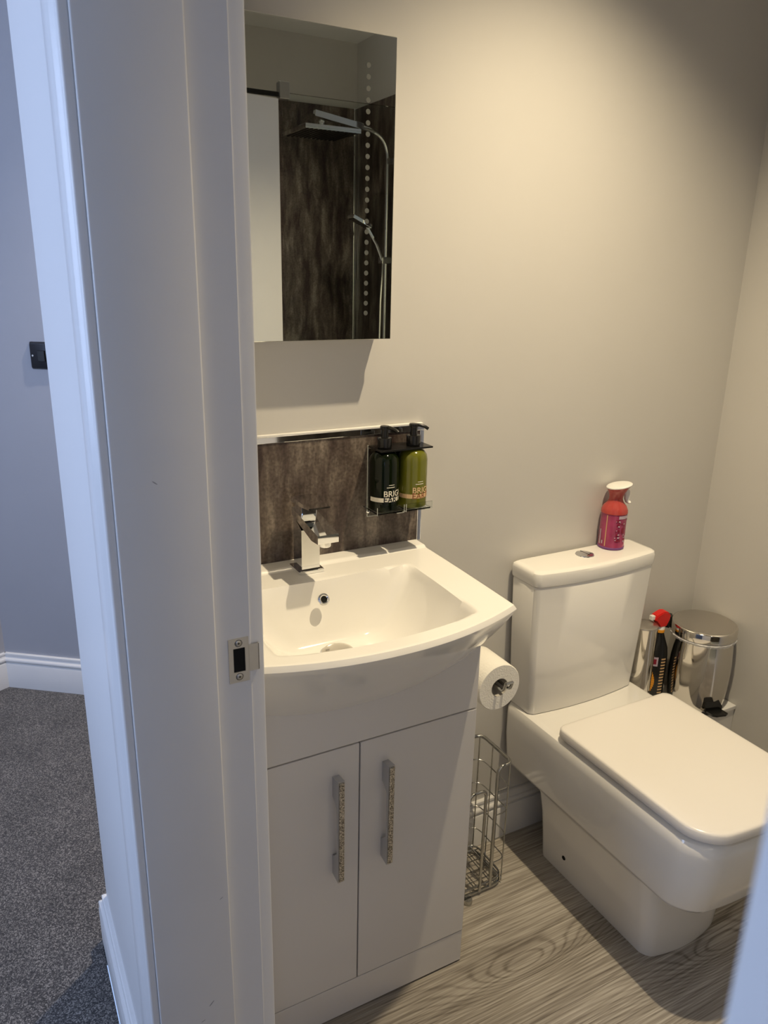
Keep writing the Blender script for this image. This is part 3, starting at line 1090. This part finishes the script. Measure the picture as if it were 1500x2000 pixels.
for idx, ((cx, cy), m, band, ink, lab) in enumerate(((BOT[0], M_DKGREEN, M_CREAMPRINT, M_CREAMPRINT, 'dark green pump soap bottle with cream band, on the left in the wall holder'),
                                                    (BOT[1], M_GREEN, M_PEACH, M_BROWNPRINT, 'olive green pump lotion bottle with peach band, on the right in the wall holder'))):
    t = thing('soap_bottle', lab, 'bottle', 'soap bottles in the wall holder')
    zb = 1.0110
    R = 0.0310
    obj('bottle_body', lathe([(0, 0), (R - 0.003, 0), (R, 0.003), (R, 0.100), (R - 0.002, 0.110), (R - 0.0075, 0.1185), (R - 0.014, 0.1220), (0.0125, 0.1230), (0.0115, 0.1235), (0, 0.1235)], 40, (cx, cy, zb)), m, t, smooth=True)
    p = obj('pump', lathe([(0, 0), (0.0142, 0), (0.0148, 0.002), (0.0148, 0.020), (0.0138, 0.0215), (0.0082, 0.0225), (0.0078, 0.030), (0.0078, 0.040), (0, 0.040)], 32, (cx, cy, zb + 0.1285)), M_BLACK, t, smooth=True)
    ang_n = math.radians(-52 if idx == 0 else 5)
    # nozzle head: disc plus drooping spout towards the front / right
    dirv = Vector((math.sin(math.radians(38 if idx == 0 else 62)), -math.cos(math.radians(38 if idx == 0 else 62)), 0))
    z0 = zb + 0.1285 + 0.0375
    base = Vector((cx, cy, z0))
    pts = [base - dirv * 0.009 + Vector((0, 0, 0.003)), base + Vector((0, 0, 0.0045)), base + dirv * 0.012 + Vector((0, 0, 0.0045)), base + dirv * 0.024 + Vector((0, 0, 0.001)), base + dirv * 0.030 + Vector((0, 0, -0.003))]
    hb = tube(pts, 0.0034, 10)
    lathe([(0, 0), (0.0088, 0), (0.0100, 0.004), (0.0090, 0.0075), (0, 0.0085)], 24, tuple(base), bm=hb)
    obj('pump_nozzle', hb, M_BLACK, p, smooth=True)
    a_c = 12
    obj('label_band', arc_patch(cx, cy, R, -86, 60, zb + 0.0215, zb + 0.0305, 16), band, t)
    wrap_text('BRIGHT', 0.0175, cx, cy, R, -29, zb + 0.0330, 'lettering', M_CREAMPRINT if idx == 0 else M_PEACH, t, align='LEFT')
    wrap_text('EARTH', 0.0175, cx, cy, R, -29, zb + 0.0208, 'lettering', M_BLACK if idx == 0 else M_BROWNPRINT, t, ext=0.0005, align='LEFT')
    b = arc_patch(cx, cy, R, -8, 16, zb + 0.0565, zb + 0.0577, 6)
    arc_patch(cx, cy, R, -16, 18, zb + 0.0515, zb + 0.0530, 6, bm=b)
    obj('fine_print', b, M_CREAMPRINT, t)

# ------------------------------------------------------------------ toilet
tl = thing('toilet', 'white close-coupled square toilet with closed lid against the back wall', 'toilet')


def rrect(x0, x1, y0, y1, r_f, r_b, n=8, bow=0.0, z=0.0):
    """plan outline, front at y0; rounded corners (front radius r_f, back radius r_b); bow pushes the front out"""
    pts = []
    def corner(cx, cy, r, a0):
        for k in range(n + 1):
            a = a0 + k / n * PI / 2
            pts.append((cx + r * math.cos(a), cy + r * math.sin(a)))
    corner(x1 - r_b, y1 - r_b, r_b, 0)
    corner(x0 + r_b, y1 - r_b, r_b, PI / 2)
    corner(x0 + r_f, y0 + r_f, r_f, PI)
    for k in range(1, 12):
        t = k / 12
        pts.append((x0 + r_f + (x1 - x0 - 2 * r_f) * t, y0))
    corner(x1 - r_f, y0 + r_f, r_f, 1.5 * PI)
    xm, hw = (x0 + x1) / 2, (x1 - x0) / 2
    out = []
    for x, y in pts:
        f = max(0, (y1 - y) / (y1 - y0))
        f = f ** 6
        out.append((x, y - bow * f * (1 - ((x - xm) / hw) ** 2), z))
    return out


TX0, TX1 = 1.113, 1.487
TXM = 0.5 * (TX0 + TX1)
RIM = 0.428
# ceramic pan: pedestal flowing into the upper box, one loft
rings = []


def pan_ring(z, x0, x1, y0, y1, rf, rb, bow):
    rings.append(rrect(x0, x1, y0, y1, rf, rb, 8, bow, z))


pan_ring(0.0, 1.186, 1.418, 0.893, 1.266, 0.024, 0.02, 0.018)
pan_ring(0.012, 1.184, 1.420, 0.891, 1.266, 0.024, 0.02, 0.018)
pan_ring(0.06, 1.179, 1.424, 0.889, 1.265, 0.026, 0.02, 0.018)
pan_ring(0.15, 1.166, 1.434, 0.884, 1.262, 0.030, 0.02, 0.018)
pan_ring(0.215, 1.152, 1.448, 0.880, 1.262, 0.034, 0.02, 0.018)
pan_ring(0.232, 1.146, 1.454, 0.872, 1.270, 0.038, 0.02, 0.018)
pan_ring(0.238, 1.138, 1.462, 0.835, 1.300, 0.050, 0.02, 0.02)
pan_ring(0.243, 1.132, 1.468, 0.795, 1.340, 0.055, 0.02, 0.02)
pan_ring(0.250, 1.124, 1.476, 0.775, 1.360, 0.058, 0.02, 0.02)
pan_ring(0.262, 1.119, 1.481, 0.768, 1.366, 0.060, 0.02, 0.02)
pan_ring(0.340, 1.113, 1.487, 0.757, 1.368, 0.062, 0.02, 0.022)
pan_ring(0.400, 1.112, 1.488, 0.752, 1.368, 0.062, 0.02, 0.022)
pan_ring(0.416, 1.1135, 1.4865, 0.754, 1.368, 0.062, 0.02, 0.022)
pan_ring(0.4245, 1.118, 1.482, 0.759, 1.366, 0.060, 0.02, 0.022)
pan_ring(RIM, 1.127, 1.473, 0.768, 1.360, 0.055, 0.02, 0.022)
obj('pan', loft(rings), M_CERAMIC, tl, smooth=True)
obj('fixing_hole', lathe([(0, 0.0008), (0.0055, 0.0008), (0.0060, 0), (0, 0)], 20), M_HOLE, tl, loc=(1.1778, 1.168, 0.062), rot=(0, -PI / 2, 0))
# cistern
rings = []
for z, dx, yf_, bw in ((0.4285, 0.171, 1.284, 0.014), (0.432, 0.173, 1.282, 0.014), (0.60, 0.1835, 1.279, 0.016), (0.774, 0.1922, 1.2755, 0.0175), (0.7775, 0.190, 1.278, 0.0175)):
    rings.append(rrect(TXM - dx - 0.004, TXM + dx - 0.004, yf_, 1.369, 0.014, 0.008, 8, bw, z))
obj('cistern', loft(rings), M_CERAMIC, tl, smooth=True)
rings = []
for z, g in ((0.7785, 0.004), (0.780, 0.0), (0.784, -0.001), (0.806, -0.002), (0.8125, 0.0), (0.8160, 0.005), (0.8168, 0.014)):
    rings.append(rrect(1.103 + g, 1.489 - g, 1.274 + g, 1.371 - min(g, 0.004), 0.016, 0.008, 8, 0.018, z))
ld_ = obj('cistern_lid', loft(rings), M_CERAMIC, tl, smooth=True)
obj('flush_button', lathe([(0, 0.0045), (0.012, 0.0043), (0.0175, 0.003), (0.018, 0.0026), (0.0225, 0.0018), (0.0235, 0), (0, 0)], 36, (1.294, 1.327, 0.8168)), M_CHROME, tl, smooth=True)
obj('button_split', bx(1.2934, 1.2946, 1.311, 1.343, 0.8200, 0.8216), M_HOLE, tl)
# seat and lid
SY0, SY1 = 0.748, 1.178
rings = []
for z, g in ((0.4285, 0.012), (0.4300, 0.010), (0.4370, 0.010), (0.4380, 0.013)):
    rings.append(rrect(1.117 + g, 1.483 - g, SY0 + g, SY1 - 0.012, 0.060, 0.012, 8, 0.020, z))
obj('seat', loft(rings), M_SEAT, tl, smooth=True)
rings = []
for z, g in ((0.4400, 0.0025), (0.4410, 0.0003), (0.4430, 0.0), (0.4570, 0.0008), (0.4600, 0.0022), (0.4617, 0.0052), (0.4625, 0.012), (0.4630, 0.030)):
    rings.append(rrect(1.117 + g, 1.483 - g, SY0 + g, SY1 - g, 0.062, 0.020, 8, 0.020, z))
obj('seat_lid', loft(rings), M_SEAT, tl, smooth=True)
for xx in (1.165, 1.435):
    obj('hinge', bx(xx - 0.02, xx + 0.02, SY1 - 0.006, SY1 + 0.008, 0.4287, 0.442, 0.003), M_SEAT, tl)

# ------------------------------------------------------------------ air freshener
af = thing('air_freshener', 'pink and coral air freshener spray can with white trigger on the cistern', 'air freshener', loc=(1.3960, 1.3435, 0.8172))
af.scale = (1.13, 1.13, 1.12)
ax, ay, az = 0.0, 0.0, 0.0
RC = 0.0290
can = obj('can', lathe([(0, 0), (RC - 0.002, 0), (RC, 0.002), (RC, 0.0045), (RC - 0.0005, 0.006), (RC - 0.0005, 0.083), (0, 0.083)], 48, (ax, ay, az)), M_PINK, af, smooth=True)
obj('base_rim', lathe([(RC - 0.001, 0.0), (RC + 0.0004, 0.001), (RC + 0.0004, 0.005), (RC - 0.001, 0.006)], 48, (ax, ay, az)), M_PURPLE, can, smooth=True)
obj('shoulder', lathe([(RC - 0.001, 0.083), (RC + 0.0005, 0.0835), (RC, 0.090), (RC - 0.004, 0.099), (RC - 0.011, 0.107), (0.0155, 0.113), (0.0150, 0.116), (0, 0.116)], 48, (ax, ay, az)), M_CORAL, af, smooth=True)
# flared head: rings tilt and grow towards the rim (higher at the front right)
rings = []
dv = Vector((0.86, -0.50, 0)).normalized()
for k in range(9):
    t = k / 8
    rx = 0.0150 + 0.0125 * t ** 1.8
    off = 0.0045 * t ** 1.6
    z = az + 0.116 + 0.028 * t
    tilt = 0.20 * t
    ring = []
    for i in range(32):
        a = 2 * PI * i / 32
        p = Vector((math.cos(a) * rx, math.sin(a) * rx, 0))
        h_ = p.dot(dv)
        ring.append((ax + dv.x * off + p.x, ay + dv.y * off + p.y, z + h_ * tilt))
    rings.append(ring)
obj('spray_head', loft(rings), M_CORAL, af, smooth=True)
top = []
for s, dz in ((1.0, 0.0), (1.01, 0.002), (0.96, 0.0032), (0.80, 0.0040), (0.4, 0.0046)):
    c = Vector((sum(p[0] for p in rings[-1]) / 32, sum(p[1] for p in rings[-1]) / 32, sum(p[2] for p in rings[-1]) / 32))
    top.append([tuple(c + (Vector(p) - c) * s + Vector((0, 0, dz))) for p in rings[-1]])
obj('head_cap', loft(top), M_SOFTWHITE, af, smooth=True)
b = bmesh.new()
O3 = Vector((ax, ay, az))
trg = [(0.0165, 0.137, 0.0060), (0.0225, 0.131, 0.0072), (0.0245, 0.123, 0.0070), (0.0240, 0.115, 0.0060), (0.0255, 0.109, 0.0045), (0.0290, 0.1065, 0.0036), (0.0325, 0.108, 0.0030)]
sdv = Vector((0.50, 0.86, 0)).normalized()
rr_ = []
for k, (u, z, r) in enumerate(trg):
    c = O3 + dv * u + Vector((0, 0, z))
    a, b2 = trg[max(k - 1, 0)], trg[min(k + 1, len(trg) - 1)]
    t_ = (dv * (b2[0] - a[0]) + Vector((0, 0, b2[1] - a[1]))).normalized()
    n_ = t_.cross(sdv)
    rr_.append([tuple(c + sdv * 0.0070 * math.cos(q * PI / 6) + n_ * r * math.sin(q * PI / 6)) for q in range(12)])
loft(rr_, bm=b)
obj('trigger', b, M_SOFTWHITE, af, smooth=True)
b = arc_patch(ax, ay, RC, -22, 44, az + 0.074, az + 0.081, 10)
obj('label_swoosh', b, M_LILAC, can)
random.seed(11)
b = bmesh.new()
for k in range(26):
    a = random.uniform(-34, 32)
    zz = az + random.uniform(0.018, 0.068)
    s = random.uniform(0.0015, 0.0045)
    arc_patch(ax, ay, RC, a, a + math.degrees(s * 1.5 / RC), zz, zz + s, 2, bm=b, ext=0.0003 + 0.00001 * k)
obj('flower_print', b, M_DARKRED, can)
b = bmesh.new()
for k in range(22):
    a = random.uniform(-36, 34)
    zz = az + random.uniform(0.014, 0.070)
    s = random.uniform(0.001, 0.003)
    arc_patch(ax, ay, RC, a, a + math.degrees(s * 1.4 / RC), zz, zz + s, 2, bm=b, ext=0.0007 + 0.00001 * k)
obj('petal_print', b, M_LILAC, can)
obj('stripe_print', arc_patch(ax, ay, RC, -75, -71, az + 0.008, az + 0.081, 2), M_GOLDEN, can)
b = arc_patch(ax, ay, RC, -108, -100, az + 0.010, az + 0.045, 2)
arc_patch(ax, ay, RC, -92, -86, az + 0.012, az + 0.020, 2, bm=b)
obj('side_print', b, M_LILAC, can)

# ------------------------------------------------------------------ pipe boxing with bin, brush pot and bottle on it
PBZ = 0.318
pbx = thing('pipe_boxing', 'low white boxed ledge across the corner behind the toilet', 'boxing')
obj('front_board', bx(1.495, XR - 0.001, 1.187, 1.199, 0.0, PBZ - 0.0005, 0.001), M_GLOSSWOOD, pbx)
obj('side_board', bx(1.495, 1.507, 1.1992, YB - 0.019, 0.0, PBZ - 0.0005, 0.001), M_GLOSSWOOD, pbx)
obj('top_board', bx(1.493, XR - 0.001, 1.183, YB - 0.001, PBZ - 0.0002, PBZ + 0.012, 0.002), M_GLOSSWOOD, pbx)
PT = PBZ + 0.012

bn = thing('pedal_bin', 'polished steel pedal bin with black pedal and liner edge in the corner', 'bin')
bcx, bcy = 1.7035, 1.262
BR_ = 0.0860
HBN = 0.244
prof = [(0, 0.0), (BR_ - 0.010, 0.0), (BR_ - 0.008, 0.004)]
for k in range(11):
    t = k / 10
    prof.append((BR_ - 0.006 + 0.006 * math.sin(PI * t), 0.008 + (HBN - 0.042) * t))
prof += [(0, HBN - 0.034)]
obj('bin_body', lathe(prof, 72, (bcx, bcy, PT)), M_STEEL, bn, smooth=True)
obj('base_ring', lathe([(0, -0.0), (BR_ - 0.006, 0.0), (BR_ - 0.006, 0.007), (0, 0.007)], 48, (bcx, bcy, PT + 0.0001)), M_BLACK, bn, smooth=True)
lz = PT + HBN - 0.032
ldb = obj('lid', lathe([(0, 0.034), (BR_ * 0.6, 0.0335), (BR_ - 0.004, 0.031), (BR_ - 0.0005, 0.029), (BR_ + 0.0008, 0.0265), (BR_ + 0.0008, 0.003), (BR_ - 0.001, 0.002), (0, 0.002)], 72, (bcx, bcy, lz)), M_STEEL, bn, smooth=True)
obj('lid_top', lathe([(0, 0.0352), (BR_ * 0.6, 0.0346), (BR_ - 0.005, 0.0316), (BR_ - 0.005, 0.030), (0, 0.030)], 72, (bcx, bcy, lz)), M_STEEL_LID, ldb, smooth=True)
# ruffled liner
random.seed(5)
b = bmesh.new()
nn = 140
r0, r1, r2 = [], [], []
for i in range(nn):
    a = 2 * PI * i / nn
    e = random.uniform(-0.0012, 0.0022)
    zz = random.uniform(-0.003, 0.001)
    r0.append(b.verts.new((bcx + (BR_ - 0.003) * math.cos(a), bcy + (BR_ - 0.003) * math.sin(a), lz + 0.003)))
    r1.append(b.verts.new((bcx + (BR_ + 0.001 + e) * math.cos(a), bcy + (BR_ + 0.001 + e) * math.sin(a), lz - 0.001 + zz * 0.4)))
    r2.append(b.verts.new((bcx + (BR_ - 0.0015 + e * 0.5) * math.cos(a), bcy + (BR_ - 0.0015 + e * 0.5) * math.sin(a), lz - 0.007 + zz)))
for i in range(nn):
    j = (i + 1) % nn
    b.faces.new((r0[i], r0[j], r1[j], r1[i]))
    b.faces.new((r1[i], r1[j], r2[j], r2[i]))
obj('liner_edge', b, M_BAG, bn, smooth=True)
pdir = Vector((-0.27, -1.0, 0)).normalized()
psd = Vector((1.0, -0.27, 0)).normalized()


def pquad(pts, th):
    """pts in (side, out, z) coordinates, extruded thickness th downwards"""
    def w(p):
        v = Vector((bcx, bcy, PT)) + psd * p[0] + pdir * p[1] + Vector((0, 0, p[2]))
        return tuple(v)
    return loft([[w(p) for p in pts], [w((p[0], p[1], p[2] - th)) for p in pts]])


pd = obj('pedal', pquad([(-0.024, BR_ - 0.004, 0.020), (0.024, BR_ - 0.004, 0.020), (0.024, BR_ + 0.034, 0.026), (0.014, BR_ + 0.040, 0.026), (-0.014, BR_ + 0.040, 0.026), (-0.024, BR_ + 0.034, 0.026)], 0.005), M_BLACK, bn)
obj('pedal_guard', pquad([(-0.020, BR_ - 0.006, 0.045), (0.020, BR_ - 0.006, 0.045), (0.026, BR_ + 0.006, 0.030), (-0.026, BR_ + 0.006, 0.030)], 0.022), M_BLACK, bn)
hgv = -pdir
obj('back_hinge', bx(-0.014, 0.014, -0.006, 0.008, -0.010, 0.026, 0.003), M_BLACK, bn, loc=(1.652, 1.338, lz + 0.006), rot=(0, 0, math.radians(35)))

bp_ = thing('toilet_brush_pot', 'slim polished steel toilet brush pot half hidden by the cistern', 'brush holder')
tcx, tcy = 1.529, 1.314
RB = 0.035
HBR = 0.252
obj('pot', lathe([(0, 0), (RB, 0), (RB + 0.0005, 0.003), (RB, HBR - 0.006), (0, HBR - 0.006)], 56, (tcx, tcy, PT)), M_STEEL, bp_, smooth=True)
obj('lid', lathe([(0, HBR), (RB - 0.003, HBR - 0.0005), (RB, HBR - 0.002), (RB + 0.0006, HBR - 0.004), (RB + 0.0004, HBR - 0.0058), (0, HBR - 0.0058)], 56, (tcx, tcy, PT)), M_STEEL_LID, bp_, smooth=True)

cb = thing('spray_cleaner_bottle', 'black cleaner bottle with red trigger between the brush pot and the bin', 'bottle')
kcx, kcy = 1.5965, 1.319
prof = []


KA = math.radians(-36)


def krot(x, y):
    return kcx + x * math.cos(KA) - y * math.sin(KA), kcy + x * math.sin(KA) + y * math.cos(KA)


def oval(rx, ry, z, n=32):
    return [(*krot(rx * math.cos(2 * PI * i / n), ry * math.sin(2 * PI * i / n)), PT + z) for i in range(n)]


rings = [oval(0.0290, 0.019, 0.0), oval(0.0305, 0.0205, 0.004), oval(0.0305, 0.0205, 0.105), oval(0.0295, 0.020, 0.145), oval(0.0265, 0.019, 0.168), oval(0.018, 0.016, 0.192), oval(0.012, 0.012, 0.210), oval(0.011, 0.011, 0.214)]
obj('bottle_body', loft(rings), M_BLACK, cb, smooth=True)
obj('neck_collar', lathe([(0, 0), (0.0125, 0), (0.0125, 0.014), (0.010, 0.018), (0, 0.018)], 28, (kcx, kcy, PT + 0.214)), M_SOFTWHITE, cb, smooth=True)
hb = [(-0.030, 0.254), (-0.026, 0.266), (-0.004, 0.276), (0.012, 0.274), (0.022, 0.262), (0.020, 0.249), (0.011, 0.231), (-0.011, 0.231), (-0.014, 0.244)]
fd = Vector((-0.93, 0.10, 0)).normalized()
sd = Vector((-0.10, -0.93, 0)).normalized()


def hp(u, z, s):
    v = Vector((kcx, kcy, PT)) + fd * (-u) * -1 + sd * s
    return (v.x, v.y, PT + z)


b = loft([[hp(-u, z, -0.012) for u, z in hb], [hp(-u, z, 0.012) for u, z in hb]])
bmesh.ops.bevel(b, geom=list(b.edges), offset=0.002, segments=2, affect='EDGES')
obj('trigger_head', b, M_RED, cb, smooth=True)
obj('nozzle', bx(-0.006, 0.006, -0.006, 0.006, -0.006, 0.006, 0.001), M_SOFTWHITE, cb, loc=hp(0.033, 0.260, 0), rot=(0, 0, math.atan2(fd.y, fd.x)))
# front print on the oval body (faces the camera, -y side)


def oval_patch(a0, a1, z0, z1, n=6, ext=0.0004, bm=None, rx=0.0305, ry=0.0205):
    b = bmesh.new()
    A = []
    for i in range(n + 1):
        a = math.radians(a0 + (a1 - a0) * i / n)
        x, y = krot((rx + ext) * math.sin(a), -(ry + ext) * math.cos(a))
        A.append((b.verts.new((x, y, PT + z0)), b.verts.new((x, y, PT + z1))))
    for p, q in zip(A[:-1], A[1:]):
        b.faces.new((p[0], q[0], q[1], p[1]))
    return merge(bm, b)


b = oval_patch(-34, 4, 0.114, 0.142, rx=0.0303, ry=0.0205)
obj('label_emblem', b, M_LILAC, cb)
b = oval_patch(-26, -4, 0.120, 0.136, rx=0.0307, ry=0.0209)
obj('label_emblem_centre', b, M_DARKRED, cb)
b = bmesh.new()
for k in range(10):
    w = 22 * math.sin(PI * (k + 0.7) / 11)
    oval_patch(-22 - w, -22 + w * 0.9, 0.030 + k * 0.0065, 0.0362 + k * 0.0065, bm=b)
obj('flame_print', b, M_ORANGE, cb)
b = bmesh.new()
for k in range(13):
    oval_patch(20, 48, 0.020 + k * 0.0095, 0.0245 + k * 0.0095, 4, bm=b)
obj('stripe_print', b, M_GOLDEN, cb)
obj('neck_print', lathe([(0.0126, 0.002), (0.0130, 0.003), (0.0130, 0.010), (0.0126, 0.011)], 28, (kcx, kcy, PT + 0.211)), M_ORANGE, cb)

# ------------------------------------------------------------------ toilet roll stand
rs = thing('toilet_roll_stand', 'chrome wire toilet roll stand with storage basket beside the vanity unit', 'roll holder')
wx0, wx1, wy0, wy1 = 0.878, 1.031, 1.222, 1.352
z_top = 0.360
WR = 0.0022


def loop(z, r=WR, x0=wx0, x1=wx1, y0=wy0, y1=wy1, rad=0.035):
    pts = fillet([(x0, y0, z), (x1, y0, z), (x1, y1, z), (x0, y1, z)], rad, 6, closed=True)
    return tube(pts, r, 8, closed=True)


obj('base_ring', loop(0.008, 0.0042), M_CHROME_WIRE, rs, smooth=True)
obj('foot_ring', loop(0.024, 0.0026), M_CHROME_WIRE, rs, smooth=True)
# top hoop: open at the front
hoop = fillet([(wx0, wy0 + 0.03, z_top - 0.03), (wx0, wy0 + 0.03, z_top), (wx0, wy1, z_top), (wx1, wy1, z_top), (wx1, wy0, z_top), (wx1 - 0.042, wy0, z_top), (wx1 - 0.042, wy0, 0.010)], 0.022, 7)
obj('top_hoop', tube(hoop, 0.0046, 10), M_CHROME_WIRE, rs, smooth=True)
for z in (0.292, 0.222, 0.150, 0.080):
    pts = fillet([(wx1 - 0.042, wy0, z), (wx1, wy0, z), (wx1, wy1, z), (wx0, wy1, z), (wx0, wy0 + 0.03, z)], 0.03, 6)
    obj('side_rail', tube(pts, 0.0015, 8), M_CHROME_WIRE, rs, smooth=True)
for (x, y) in ((wx1 - 0.004, wy0 + 0.004), (wx1, (wy0 + wy1) / 2 + 0.015), (wx1 - 0.010, wy1 - 0.008), (wx0 + 0.05, wy1), (wx0 + 0.01, wy1 - 0.008), (wx0, wy0 + 0.05)):
    obj('upright', tube([(x, y, 0.008), (x, y, z_top)], 0.0017, 8), M_CHROME_WIRE, rs, smooth=True)
for k in range(6):
    x = wx0 + 0.016 + k * 0.024
    obj('base_wire', tube([(x, wy0, 0.0235), (x, wy1, 0.0235)], 0.0014, 8), M_CHROME_WIRE, rs, smooth=True)
for k in range(4):
    y = wy0 + 0.02 + k * 0.030
    obj('base_wire', tube([(wx0, y, 0.0205), (wx1, y, 0.0205)], 0.0014, 8), M_CHROME_WIRE, rs, smooth=True)
# front arch, tall
arch = fillet([(0.906, wy0 - 0.004, 0.010), (0.906, wy0 - 0.004, 0.310), (0.955, wy0 - 0.004, 0.310), (0.955, wy0 - 0.004, 0.010)], 0.018, 7)
obj('front_arch', tube(arch, 0.0040, 10), M_CHROME_WIRE, rs, smooth=True)
# double pole at the back rising to the roll arm
rcx, rcz = 0.957, 0.607
for dx in (-0.009, 0.009):
    pts = fillet([(rcx + dx, wy1, 0.008), (rcx + dx, wy1, rcz - 0.006), (rcx + dx, 1.175, rcz - 0.006), (rcx + dx, 1.168, rcz + 0.016)], 0.012, 6)
    obj('pole', tube(pts, 0.0035, 10), M_CHROME_WIRE, rs, smooth=True)
obj('roll_stop', tube([(rcx - 0.009, 1.168, rcz + 0.016), (rcx + 0.009, 1.168, rcz + 0.016)], 0.0035, 10), M_CHROME_WIRE, rs, smooth=True)
obj('foot', lathe([(0, 0), (0.011, 0), (0.012, 0.004), (0.011, 0.012), (0, 0.012)], 20, (0.915, wy0 - 0.012, 0.0)), M_CHROME_WIRE, rs, smooth=True)

rl = thing('toilet_roll', 'white toilet roll hanging on the chrome stand beside the basin', 'toilet roll')
rin, rout = 0.0225, 0.0560
prof = [(rin, 0.0), (rout - 0.0015, 0.0), (rout, 0.002), (rout, 0.098), (rout - 0.0015, 0.100), (rin, 0.100), (rin, 0.0)]
obj('paper', lathe(prof, 64), M_PAPER, rl, smooth=True, loc=(rcx, 1.200 + 0.100, rcz - 0.012), rot=(PI / 2, 0, 0))
obj('core', lathe([(rin - 0.001, 0.0005), (rin - 0.0002, 0.0), (rin - 0.0002, 0.0998), (rin - 0.001, 0.0995)], 48), M_CORE, rl, smooth=True, loc=(rcx, 1.200 + 0.100, rcz - 0.012), rot=(PI / 2, 0, 0))

# ------------------------------------------------------------------ light switch on the angled hall wall
sw = thing('light_switch', 'dark metal rocker light switch on the blue-lit hall wall', 'switch', loc=(0.207, 2.660, 1.205))
sw.rotation_euler = (0, 0, math.atan2(UY, UX))
b = bmesh.new()
hw, hh = 0.043, 0.043
rings = []
for (s, y) in ((1.0, -0.0008), (1.0, -0.002), (0.90, -0.0095), (0.87, -0.0100)):
    rings.append([(p.x * s, y, p.y * s) for p in fillet([(-hw, -hh, 0), (hw, -hh, 0), (hw, hh, 0), (-hw, hh, 0)], 0.006, 4, closed=True)])
obj('plate', loft(rings), M_SWITCH, sw, smooth=True)
obj('rocker', bx(-0.012, 0.012, -0.0145, -0.0102, -0.017, 0.017, 0.001), M_BLACK, sw)
for xx in (-0.031, 0.031):
    obj('screw', lathe([(0, 0.001), (0.0028, 0.0008), (0.003, 0), (0, 0)], 14), M_NICKEL, sw, smooth=True, loc=(xx, -0.0101, 0), rot=(PI / 2, 0, 0))
